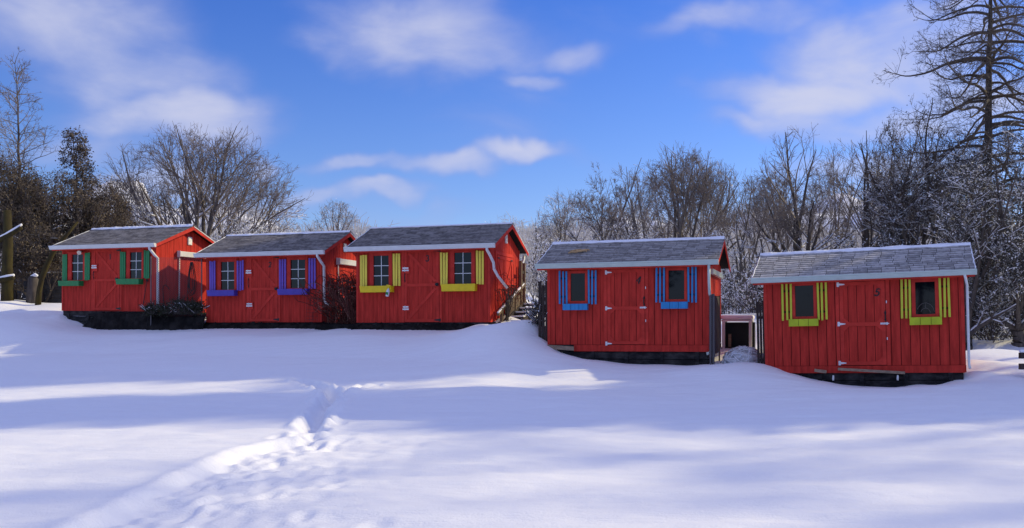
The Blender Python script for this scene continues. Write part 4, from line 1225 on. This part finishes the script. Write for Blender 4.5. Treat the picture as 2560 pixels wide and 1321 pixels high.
# low rubble of snowy brush along the foot of the right hand trees
def brush_line():
    rs_ = np.random.RandomState(8); n = 16000
    x = np.interp(rs_.rand(n), [0, 1], [8.5, 24]); y = 37.5 + rs_.normal(size=n) * .7 - (x - 16) * .1
    z = terrain_z(x, y, False) + np.abs(rs_.normal(size=n)) * .28
    V, F = flecks(np.stack([x, y, z], 1), .05, rs_); o = mesh_np('undergrowth', V, F, M['leaf_dark'])
    tag(o, kind='stuff')
    k = rs_.rand(n) < .55
    V, F = flecks(np.stack([x, y - .05, z + .05], 1)[k], .05, rs_, .3); s_ = mesh_np('snow_cover', V, F, M['snow_cap'], o)
brush_line()
def scrub():
    rs_ = np.random.RandomState(4)
    segs = []; pts = []
    rg = random.Random(9)
    for k in range(1500):
        y = rg.uniform(58, 92); px = rg.uniform(-100, 2660); x = (px - CX) / FPX * y
        right = px > 1250
        if 905 < px < 1250: continue
        zb = TZ(x, y); h = rg.uniform(1.2, 3.6) * (1.15 if right else .9)
        for j in range(11):
            a, b = rg.gauss(0, .24), rg.gauss(0, .24)
            p = (x + a * 2.0, y + b, zb); q = (x + a * 4.5, y + b * 2, zb + h * rg.uniform(.55, 1)); mid = tuple((p[i] + q[i]) / 2 + rg.gauss(0, .1) for i in range(3))
            segs.append((p, mid, .022, .016, 0)); segs.append((mid, q, .016, .009, 0))
            for _ in range(5):
                t = rg.uniform(.25, 1); c = tuple(p[i] + (q[i] - p[i]) * t for i in range(3)); e = (c[0] + rg.gauss(0, .35), c[1] + rg.gauss(0, .3), c[2] + rg.uniform(.05, .5))
                segs.append((c, e, .012, .008, 0)); pts.append(e); pts.append(c)
    for k in range(2600):
        y = rg.uniform(120, 265); px = rg.uniform(-60, 2660)
        x = (px - CX) / FPX * y; zb = TZ(x, y)
        if 925 < px < 1290: continue
        h = rg.uniform(1.5, 5.0)
        for j in range(7):
            a, b = rg.gauss(0, .8), rg.gauss(0, .5)
            p = (x + a, y + b, zb); q = (x + a * 2.0, y + b * 2, zb + h * rg.uniform(.5, 1))
            segs.append((p, q, .07, .03, 0))
            for _ in range(3):
                t = rg.uniform(.3, 1); c = tuple(p[i] + (q[i] - p[i]) * t for i in range(3)); segs.append((c, (c[0] + rg.gauss(0, .7), c[1], c[2] + rg.uniform(.1, .9)), .035, .02, 0))
    V, F = tubes_np(segs, 3)
    o = mesh_np('frosted_scrub', V, F, M['frost']); tag(o, kind='stuff')
    P = np.array(pts); P = P[rs_.randint(0, len(P), 60000)] + rs_.normal(size=(60000, 3)) * .12
    V, F = flecks(P, .075, rs_, .2); mesh_np('snow_cover', V, F, M['snow_cap'], o)
scrub()

# tall pines right of the frame: their shade lies in bands across the field
def pine(x, y, h, c0, rw, seed, label, name='tall_pine', group='tall pines right of the field', nl=6500, ls=.22, ml='needle', nb=90):
    rg = random.Random(seed); zb = TZ(x, y) - .1; h -= zb; c0 -= zb
    root = empty(name, (x, y, zb)); tag(root, label, 'tree', group)
    segs = []
    p = (0, 0, 0)
    for i in range(14):
        q = (rg.gauss(0, .03), rg.gauss(0, .03), h * (i + 1) / 14); segs.append((p, q, .14 * (1 - i / 14) + .04, .14 * (1 - (i + 1) / 14) + .04, 0)); p = q
    prm = dict(step=(.5, .5, .4), kids=(0, 6, 0), wob=(.05, .1, .12), trop=(0, .02, .02), ang=(40, 45, 40), ratio=(.5, .45, .5), rr=(.5, .5, .6), tip=(.5, .3, .5), rmin=.012, env=(0, 0, (h + c0) / 2, rw, rw, (h - c0) / 2 + .4))
    prm['from'] = (.1, .2, .1)
    for k in range(nb):
        z = rg.uniform(c0, h); az = rg.uniform(0, 6.28)
        grow(rg, segs, (0, 0, z), (math.cos(az), math.sin(az), rg.uniform(-.1, .3)), rw * rg.uniform(.75, 1.1), .06, 1, prm)
    finish_tree(root, segs, 0, M['bark_dark'], M['twig_dark'], seed=seed, leaf=nl, leaf_size=ls, ml=M[ml])
def sun_xy(u, s_):                          # position from distance across and along the sun's bearing
    return (s_ * math.cos(SUN_AZ) - u * math.sin(SUN_AZ), s_ * math.sin(SUN_AZ) + u * math.cos(SUN_AZ))
PINES = [(18.4, 33, 20.8, 15.3, 2.3, 'pine with a high narrow crown right of the field, fourth from the camera'),
         (16.3, 33.5, 17.8, 8.0, 2.2, 'dark green pine right of the field, third from the camera'),
         (14.2, 33, 15.2, 6.5, 1.9, 'dark green pine right of the field, second from the camera'),
         (12.7, 34, 13.4, 6.0, 1.5, 'smallest dark green pine, nearest to the camera, right of the field'),
         (22.4, 35, 16.5, 14.2, 1.5, 'slim pine with a small round crown right of the field, fifth from the camera'),
         (24.7, 35, 18.4, 16.1, 1.4, 'slim pine with a small round crown right of the field, sixth from the camera'),
         (26.8, 36, 22.6, 18.8, 3.3, 'broad crowned tall pine right of the field, seventh from the camera'),
         (29.3, 37, 24.0, 20.6, 2.7, 'tallest pine right of the field, farthest from the camera')]
for i, (u, s_, h, c0, rw, lab) in enumerate(PINES):
    x, y = sun_xy(u, s_)
    pine(x, y, h, c0, rw, 200 + i, lab)
# unseen thin trees added further right: crowns of flecks dim the near snow
for i, (u, s_, h, c0, rw, lab) in enumerate([(2.2, 44, 30, 12, 3.8, 'unseen thin tree added to dim the near snow, nearest to the camera'), (6.2, 45, 31, 11.5, 3.8, 'unseen thin tree added to dim the near snow, second from the camera'), (10.2, 46, 33, 13, 2.9, 'unseen thin tree added to dim the near snow, third from the camera')]):
    x, y = sun_xy(u, s_)
    pine(x, y, h, c0, rw, 260 + i, lab, 'bare_tree', 'unseen thin trees added to dim the near snow', 4000, .095, 'twig_dark', 60)

# dark pines behind the camera: they show in the window panes
PB = [o for o in COL.objects if o.name.startswith('tall_pine')][1]
for i, (x, y, k, lab) in enumerate([(-24, -26, .62, 'leftmost dark pine behind the photographer'), (-17, -29, .75, 'second dark pine from the left behind the photographer'), (-9, -25, .55, 'third dark pine from the left behind the photographer'), (-3, -30, .7, 'fourth dark pine from the left behind the photographer'), (4, -27, .5, 'rightmost dark pine behind the photographer')]):
    c = PB.copy(); COL.objects.link(c); c.location = (x, y, -1.9); c.scale = (k * 2.2, k * 2.2, k * .8); c['label'] = lab; c['group'] = 'dark pines behind the photographer'
    for ch in list(PB.children):
        d = ch.copy(); COL.objects.link(d); d.parent = c
        for g_ in list(ch.children):
            e = g_.copy(); COL.objects.link(e); e.parent = d

# ------------------------------------------------------------------ things around the sheds
ROOTS = {int(o['label'].split('numbered ')[1][0]): o for o in COL.objects if o.name.startswith('garden_shed')}
def lamp():
    mb = MB(); mb.tube([(-1.17, -.02, 2.08), (-1.17, -.10, 2.06)], [.035, .035], 10)
    l = mb.build('wall_lamp', M['iron'], ROOTS[1])
    mb = MB(); mb.tube([(-1.17, -.10, 2.075), (-1.13, -.17, 2.05), (-1.10, -.23, 2.02)], [.04, .065, .075], 12); mb.build('lamp_shade', M['lamp'], l, smooth=False)
lamp()

def soil_bank(name, a, b, depth, z_top, z_bot, seed, taper=0):
    """dark bare earth with a rough face, from a to b"""
    rs_ = np.random.RandomState(seed)
    a, b = Vector(a), Vector(b); d = (b - a); L = d.length; d.normalize(); nrm = Vector((d.y, -d.x, 0))
    if nrm.y > 0: nrm = -nrm
    nu = int(L / .08) + 2; prof = [(.22, z_bot), (.16, z_bot + .5 * (z_top - z_bot)), (.08, z_top - .05), (-.1, z_top), (-depth * .5, z_top + .04), (-depth, z_top + .08)]
    V, F = [], []
    for i in range(nu):
        p = a + d * (L * i / (nu - 1)); k_ = min(1, (i / (nu - 1)) / taper) if taper else 1
        for o_, z in prof:
            q = p + nrm * (o_ * (.3 + .7 * k_) + rs_.normal() * .03); V.append((q.x, q.y, z_bot + (z - z_bot) * k_ + rs_.normal() * .018))
    m = len(prof)
    for i in range(nu - 1):
        for j in range(m - 1): F.append((i * m + j, i * m + j + 1, (i + 1) * m + j + 1, (i + 1) * m + j))
    o = mesh_np(name, V, F, M['soil']); tag(o, kind='structure'); return o
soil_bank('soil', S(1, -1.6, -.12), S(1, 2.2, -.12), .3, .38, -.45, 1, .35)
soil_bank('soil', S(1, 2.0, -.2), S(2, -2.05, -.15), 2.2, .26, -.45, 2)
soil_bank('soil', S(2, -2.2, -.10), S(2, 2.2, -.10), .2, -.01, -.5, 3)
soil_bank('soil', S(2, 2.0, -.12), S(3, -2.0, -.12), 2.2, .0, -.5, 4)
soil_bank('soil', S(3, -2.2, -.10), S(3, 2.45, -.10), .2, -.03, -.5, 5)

def chain_fence(label, a, b, zt, zb, pitch, parent=None, wr=.0035, group='chain link fences beside the sheds'):
    a, b = Vector(a), Vector(b); a.z = b.z = 0; d = b - a; L = d.length; d.normalize()
    root = empty('chain_link_fence', (a.x, a.y, 0)); tag(root, label, 'fence', group)
    segs = []
    H = zt - zb
    n = int((L + H) / pitch)
    for k in range(-int(H / pitch) - 1, int(L / pitch) + 1):
        for sgn in (1, -1):
            pts = []
            x0 = k * pitch; t0, t1 = max(0, -x0), min(H, L - x0)
            if t1 - t0 < .02: continue
            f = (lambda t: (x0 + t, zb + t)) if sgn > 0 else (lambda t: (x0 + t, zt - t))
            p, q = f(t0), f(t1); o_ = .004 * sgn
            segs.append(((d.x * p[0], d.y * p[0] + o_, p[1]), (d.x * q[0], d.y * q[0] + o_, q[1]), wr, wr, 0))
    V, F = tubes_np(segs, 4); mesh_np('wire_mesh', V, F, M['wire'], root)
    for t in (0.03, L - .03):
        mb = MB(); mb.tube([(d.x * t, d.y * t, zb - .4), (d.x * t, d.y * t, zt + .03)], .02, 8); mb.build('post', M['wire'], root)
    return d, L
FA, FB_ = S(1, 2.16, -.28), S(2, -2.28, -.02)
chain_fence('chain link fence across the gap between sheds 1 and 2', FA, FB_, 2.22, .3, .075)
def fpt(t, z, off=-.03):
    p = FA.lerp(FB_, t); return (p.x, p.y + off, z)
mb = MB()
hook = [fpt(.28, .25), fpt(.27, .7), fpt(.25, 1.15), fpt(.26, 1.27), fpt(.30, 1.30), fpt(.35, 1.22), fpt(.37, 1.15)]
mb.tube(hook, .014, 6); tag(mb.build('shepherd_hook', M['iron']), 'black shepherd hook standing by the fence between sheds 1 and 2', 'plant hook')
mb = MB(); rg = random.Random(6)
for k in range(4):
    c = .80 + rg.uniform(-.03, .03); wd = rg.uniform(.03, .07); zt_, zb_ = 2.05, rg.uniform(.8, 1.15)
    pts = []
    for i in range(17):
        a_ = 2 * math.pi * i / 16; z = (zt_ + zb_) / 2 + (zt_ - zb_) / 2 * math.cos(a_); sq = wd * (1 - .55 * math.cos(a_))
        pts.append(fpt(c + sq * math.sin(a_), z, -.05 - .02 * k))
    mb.tube(pts, .013, 6)
mb.tube([fpt(.80, 2.05, -.07), fpt(.76, 1.5, -.07), fpt(.72, .95, -.08), fpt(.74, .6, -.09), fpt(.77, .3, -.1)], .014, 6)
tag(mb.build('garden_hose', M['hose']), 'black garden hose hung in loops on the fence left of shed 2', 'hose')
SP = 'dark low plants along the foot of the fence by shed 1'
for i, (t, w, h, lab) in enumerate([(.06, .5, .42, 'low dark plant at the foot of the downspout of shed 1'), (.55, .75, .62, 'tallest dark plant in front of the chain link fence, under its middle'), (.72, .7, .55, 'dark plant at the foot of the hanging garden hose'), (.90, .5, .5, 'dark plant tucked against the left corner of shed 2'), (.32, .5, .35, 'low dark plant at the foot of the shepherd hook')]):
    p = fpt(t, .2, -.12)
    bush('dark_plant', lab, p[0], p[1], w, h, 300 + i, n_stem=24, snow=60, leaf=900, group=SP, size=.035, cat='plant', ml='plant')
    COL.objects[-1]
for o in [q for q in COL.objects if q.name.startswith('dark_plant')]: o.location.z = .18

# vines between sheds 2 and 3
def vines(label, a, b, zb, zt, n, seed, name='dry_vine_tangle', thick=.6):
    rg = random.Random(seed); a, b = Vector(a), Vector(b); root = empty(name, (a.x, a.y, zb)); tag(root, label, 'vine')
    d = b - a; d.z = 0; L = d.length; d.normalize(); nr = Vector((-d.y, d.x, 0))
    if nr.y < 0: nr = -nr
    for nm, m, cnt, r in (('stems', 'vine', n, .010), ('pale_stems', 'vine_pale', n // 7, .007)):
        segs = []
        for k in range(cnt):
            t = rg.uniform(0, 1) * L; dep = rg.uniform(0, thick)
            top = zt * (.72 + .28 * math.sin(t / L * 3.0 + .2)) * rg.uniform(.5, 1.05)
            p = (d.x * t + nr.x * dep, d.y * t + nr.y * dep, 0)
            dv = Vector((rg.gauss(0, .3), rg.gauss(0, .3), 1)).normalized()
            for i in range(int(top / .1) + 5):
                dv = (dv + Vector((rg.gauss(0, .3), rg.gauss(0, .2), rg.gauss(0, .22) + (.10 if p[2] < top * .8 else -.28)))).normalized()
                q = Vector(p) + dv * .1
                tt = q.x * d.x + q.y * d.y
                if tt < -.02 or tt > L + .02: dv = -dv; dv.z = abs(dv.z); q = Vector(p) + dv * .06
                segs.append((p, tuple(q), r, r * .9, 0)); p = tuple(q)
        V, F = tubes_np(segs, 4); mesh_np(nm, V, F, M[m], root)
vines('reddish brown tangle of dry vines between sheds 2 and 3', S(2, 2.2, .15), S(3, -2.2, .0), -.05, 1.85, 340, 5, thick=1.1)
# bare twiggy shrub beside shed 3
def side_shrub():
    rg = random.Random(12); b = S(3, 2.42, .75, -.1)
    root = empty('twiggy_shrub', b); tag(root, 'bare twiggy shrub tangled round the downspout of shed 3', 'shrub')
    segs = []
    for k in range(26):
        p = (rg.gauss(0, .04), rg.gauss(0, .06), 0.1)
        dv = Vector((rg.gauss(.05, .10), rg.gauss(.12, .14), 1)).normalized()
        for i in range(10):
            dv = (dv + Vector((rg.gauss(0, .08), rg.gauss(0, .08), .03))).normalized(); q = Vector(p) + dv * .1; segs.append((p, tuple(q), .009, .008, 0)); p = tuple(q)
        for i in range(14):
            dv = (dv + Vector((rg.gauss(0, .5), rg.gauss(.05, .5), rg.gauss(-.25, .4)))).normalized(); q = Vector(p) + dv * .065
            segs.append((p, tuple(q), .007, .006, 1)); p = tuple(q)
    finish_tree(root, segs, 0, M['bark_dark'], M['vine'], seed=3, leaf=260, leaf_size=.03, ml=M['leaf_brown'])
side_shrub()
# stair rail beside shed 3
def stair():
    h = POSE[3][5] / 2
    root = empty('wooden_stair', S(3, h + .2, 0, 0), (0, POSE[3][4], -POSE[3][3])); tag(root, 'weathered wooden stair with a snowy handrail along the gable of shed 3', 'stair')
    P0, P1 = (.0, .15, .22), (.0, 3.0, 1.22)
    mb = MB(); mb.bar(P0, P1, .07, .07); hr = mb.build('handrail', M['brown'], root, .004)
    mb = MB(); mb.bar((0, .15, .275), (0, 3.0, 1.275), .06, .045); mb.build('snow_cap', M['snow_cap'], hr, .012)
    mb = MB(); mb.bar((.02, .1, -.22), (.02, 2.9, .55), .06, .24); mb.build('stringer', M['darkwood'], root, .004)
    mb = MB(); mb.bar((.5, .1, -.28), (.5, 2.9, .45), .05, .22); mb.build('stringer', M['darkwood'], root, .004)
    for k in range(6):
        v = .25 + k * .48; z = -.16 + k * .135
        mb = MB(); mb.box(.055, .48, v, v + .3, z, z + .04); st = mb.build('tread', M['darkwood'], root, .004)
        mb = MB(); mb.box(.07, .47, v + .02, v + .28, z + .0405, z + .09); mb.build('snow_cap', M['snow_cap'], st, .015)
    for v, z0, z1 in ((.5, -.2, .42), (1.9, .1, .92), (2.55, .2, 1.95), (2.95, .3, 1.9)):
        mb = MB(); mb.box(-.045, .045, v - .045, v + .045, z0, z1); mb.build('post', M['brown'], root, .004)
    mb = MB()
    for k in range(7): mb.box(-.012, .012, 1.28 + k * .17, 1.43 + k * .17, .12 + k * .045, .62 + k * .045)
    mb.build('board_panel', M['brown'], root)
    for z in (1.2, 1.55):
        mb = MB(); mb.box(-.02, .02, 2.6, 2.9, z, z + .1); mb.build('rail', M['darkwood'], root)
stair()
# spray bottle on the window box of shed 3
def bottle():
    root = empty('spray_bottle', S(3, -.99, -.30, .78), (R(4), R(12), -.29)); tag(root, 'white spray bottle with a yellow trigger hanging from the left window box of shed 3', 'bottle')
    mb = MB(); mb.tube([(0, 0, 0), (0, 0, .012), (0, 0, .15), (0, 0, .19), (0, 0, .225), (0, 0, .25)], [.045, .052, .052, .044, .022, .018], 14); mb.build('bottle', M['plastic'], root, smooth=True)
    mb = MB(); mb.box(-.025, .025, -.022, .022, .25, .30); mb.box(-.075, .05, -.018, .018, .30, .345); mb.hexa([(-.055, -.012, .22), (-.04, -.012, .22), (-.04, .012, .22), (-.055, .012, .22), (-.045, -.012, .30), (-.028, -.012, .30), (-.028, .012, .30), (-.045, .012, .30)])
    mb.build('trigger', M['yellow_box'], root, .004)
    mb = MB(); mb.box(-.04, .04, -.0535, -.0505, .05, .13); mb.build('paper_band', M['green'], root)
bottle()
# stake beside shed 1, wire trellis by shed 2
mb = MB(); a_ = S(1, 1.80, -.05, 1.08); b_ = S(1, 1.70, -.16, .02); mb.tube([a_, b_], .013, 6)
for k in range(4): mb.tube([a_, a_ + Vector((random.Random(k).uniform(-.06, .06), -.02, -.10 + .03 * k))], .012, 6)
tag(mb.build('garden_stake', M['iron']), 'thin dark stake leaning below the right window of shed 1', 'stake')
t = empty('wire_trellis', S(2, 1.62, -.10, .02), (0, 0, -POSE[2][3])); tag(t, 'rusty wire trellis leaning on the right corner of shed 2', 'trellis')
segs = [((x, 0, 0), (x, .06, .74), .004, .004, 0) for x in np.linspace(0, .40, 4)] + [((0, .06 * z / .74, z), (.40, .06 * z / .74, z), .004, .004, 0) for z in np.linspace(.06, .72, 7)]
V, F = tubes_np(segs, 5); mesh_np('wire_grid', V, F, M['iron'], t)
mb = MB(); mb.tube([(.2, .03, -.15), (.2, .06, .3)], .008, 6); mb.build('leg', M['iron'], t)

# chain link fence end and boards by shed 4
chain_fence('folded chain link fence running back along the right side of shed 4', S(4, 2.20, -.10), S(4, 2.24, 1.3), .72, -.75, .06, wr=.006)
chain_fence('rolled end of chain link fence standing at the front right corner of shed 4', S(4, 2.13, -.16), S(4, 2.27, -.12), .72, -.85, .045, wr=.007)
def board(label, a, b, w, t, m='tan', name='wooden_plank'):
    mb = MB(); mb.bar(a, b, w, t); o = mb.build(name, M[m], None, .004); tag(o, label, 'plank', 'loose planks lying against the sheds'); return o
board('tan plank lying along the lower left front of shed 4', S(4, -2.12, -.10, -.06), S(4, -1.38, -.10, -.10), .03, .11)
board('long tan plank lying across the front of shed 5 below its door', S(5, -.52, -.12, -.075), S(5, .93, -.14, -.17), .10, .06)
board('short tan plank lying below the left window of shed 5', S(5, -1.05, -.12, -.10), S(5, -.78, -.10, -.14), .10, .07)
for i, (u, lab) in enumerate([(-.63, 'white peg in front of the dark foundation of shed 5, left of the pair'), (.77, 'white peg in front of the dark foundation of shed 5, right of the pair')]):
    mb = MB(); p = S(5, u, -.16, -.34); mb.tube([p, p + Vector((0, 0, .06)), p + Vector((.003, 0, .12))], [.022, .026, .018], 8)
    tag(mb.build('marker_peg', M['white'], None, smooth=True), lab, 'peg', 'white pegs at the foot of shed 5')
def screen(name, label, s, u0, u1, v, z0, z1, m='darkwood', n=3):
    root = empty(name, S(s, u0, v, z0), (0, POSE[s][4], -POSE[s][3])); tag(root, label, 'screen')
    w = u1 - u0
    mb = MB()
    for k in range(n):
        c = w * (k + .5) / n; mb.box(c - w / n * .42, c + w / n * .42, -.012, .012, 0, (z1 - z0) * random.Random(k).uniform(.93, 1))
    mb.build('boards', M[m], root)
    for z in (.3, (z1 - z0) * .75):
        mb = MB(); mb.box(0, w, .013, .045, z, z + .07); mb.build('rail', M[m], root)
screen('board_screen', 'narrow dark board screen against the left side of shed 4, beside the path', 4, -2.45, -2.16, .22, -.35, 1.72)
screen('board_screen', 'narrow dark board screen against the left side of shed 5', 5, -2.42, -2.21, .25, -.2, 1.6)
bush('frosted_bush', 'snow dusted brush heaped against the left side of shed 4', S(4, -2.5, .5).x, S(4, -2.5, .5).y, .7, .8, 150, n_stem=24, snow=420, leaf=700, group=FB, size=.04)

# twigs on the roof of shed 4
mb = MB(); rg = random.Random(2)
sl4 = (DIM['B']['Hr'] - DIM['B']['Hg'] - .04) / (DIM['B']['D'] / 2 + DIM['B']['fo'])
for k in range(9):
    u, v = -1.42 + rg.uniform(-.16, .16), .62 + rg.uniform(-.08, .08); w = DIM['B']['Hg'] + .04 + sl4 * (v + DIM['B']['fo']) + .04
    a_ = rg.uniform(-.6, .6); l = rg.uniform(.08, .2)
    mb.tube([S(4, u - l * math.cos(a_), v - l * .3 * math.sin(a_), w - sl4 * l * .3 * math.sin(a_)), S(4, u, v, w + .03), S(4, u + l * math.cos(a_), v + l * .3 * math.sin(a_), w + sl4 * l * .3 * math.sin(a_) + rg.uniform(0, .05))], [.016, .02, .012], 6)
tag(mb.build('straw_tuft', M['straw']), 'tuft of tan straw lying on the left part of the roof of shed 4', 'straw')

# snowy table, crate and netting in the gap between sheds 4 and 5
tb = at(1852, 797, 26.0); gz = TZ(tb.x, tb.y)
t = empty('garden_table', (tb.x, tb.y, gz), (0, 0, -.3)); tag(t, 'snow covered table in the gap between sheds 4 and 5', 'table')
H = tb.z - gz
mb = MB(); mb.box(-.50, .34, -.38, .40, H - .08, H - .031); mb.build('tabletop', M['white'], t, .005)
mb = MB(); mb.box(-.52, .36, -.40, .42, H - .03, H + .10); mb.build('snow_cap', M['snow_cap'], t, .05)
for x_ in (-.44, .28):
    for y_ in (-.39, .39):
        mb = MB(); mb.box(x_ - .04, x_ + .04, y_ - .04, y_ + .04, -.2, H - .081); mb.build('leg', M['white'], t, .004)
t = empty('crate', (tb.x - .02, tb.y + .05, gz), (0, 0, -.3)); tag(t, 'black open crate standing under the snow covered table', 'crate')
mb = MB(); mb.box(-.42, .42, .2, .23, .0, H - .1); mb.box(-.42, -.39, -.25, .2, .0, H - .1); mb.box(.39, .42, -.25, .2, 0, H - .1); mb.box(-.39, .39, -.25, .2, H - .14, H - .1); mb.box(-.39, .39, -.25, .2, 0, .03)
mb.build('shell', M['iron'], t)
mb = MB(); mb.box(-.3, -.22, -.15, -.1, .03, .4); mb.build('upright', M['tan'], t)
def heap():
    c = at(1858, 905, 23.7); root = empty('netting_heap', c); tag(root, 'crumpled heap of netting dusted with snow between sheds 4 and 5', 'netting')
    rs_ = np.random.RandomState(5); V, F = [], []; nu, nv = 40, 16
    for j in range(nv):
        for i in range(nu):
            th = 2 * math.pi * i / nu; ph = j / (nv - 1) * math.pi / 2
            r = 1 + .13 * math.sin(3 * th + j) + rs_.normal() * .06
            V.append((.50 * r * math.cos(th) * math.cos(ph), .4 * r * math.sin(th) * math.cos(ph), .40 * r * math.sin(ph) - .06))
    for j in range(nv - 1):
        for i in range(nu): F.append((j * nu + i, j * nu + (i + 1) % nu, (j + 1) * nu + (i + 1) % nu, (j + 1) * nu + i))
    mesh_np('bundle', V, F, M['netting'], root)
    rg = random.Random(8); segs = []
    for k in range(150):
        th = rg.uniform(0, 6.28); ph = rg.uniform(0, 1.4); p = Vector((.52 * math.cos(th) * math.cos(ph), .42 * math.sin(th) * math.cos(ph), .42 * math.sin(ph) - .05)); dv = Vector((rg.gauss(0, 1), rg.gauss(0, .6), rg.gauss(0, .35))).normalized()
        for i in range(7):
            q = p + dv * .06; e = math.sqrt((q.x / .53) ** 2 + (q.y / .43) ** 2 + ((q.z + .05) / .44) ** 2)
            q = Vector((q.x / e, q.y / e, (q.z + .05) / e - .05)) * 1.0
            segs.append((tuple(p), tuple(q), .008, .008, 0)); p = q; dv = (dv + Vector((rg.gauss(0, .3), rg.gauss(0, .3), rg.gauss(0, .3)))).normalized()
    V, F = tubes_np(segs, 4); mesh_np('strands', V, F, M['snow_cap'], root)
heap()
# rail fence just entering at the right edge, and two wires
p = at(2549, 925, 20.6)
t = empty('rail_fence', (p.x, p.y, TZ(p.x, p.y))); tag(t, 'low dark rail fence end with snow on top at the right edge', 'fence')
for z in (.18, .42):
    mb = MB(); mb.box(0, 2.5, -.05, .05, z, z + .13); mb.build('rail', M['darkwood'], t, .006)
mb = MB(); mb.box(.0, 2.5, -.05, .05, .551, .62); mb.build('snow_cap', M['snow_cap'], t, .025)
for x_ in (.25, 1.6):
    mb = MB(); mb.box(x_ - .05, x_ + .05, .051, .14, -.3, .56); mb.build('post', M['darkwood'], t, .006)
for i, (a_, b_, lab) in enumerate([(at(1790, 655, 33), at(2700, 668, 33), 'thin dark wire strung behind sheds 4 and 5, the lower of two'), (at(1780, 640, 34), at(2050, 632, 34), 'thin dark wire strung behind shed 4, the upper of two')]):
    mb = MB(); mb.tube([a_ + (b_ - a_) * (k / 12) + Vector((0, 0, -.12 * math.sin(math.pi * k / 12))) for k in range(13)], .008, 5)
    tag(mb.build('wire', M['iron']), lab, 'wire', 'wires strung behind the sheds')
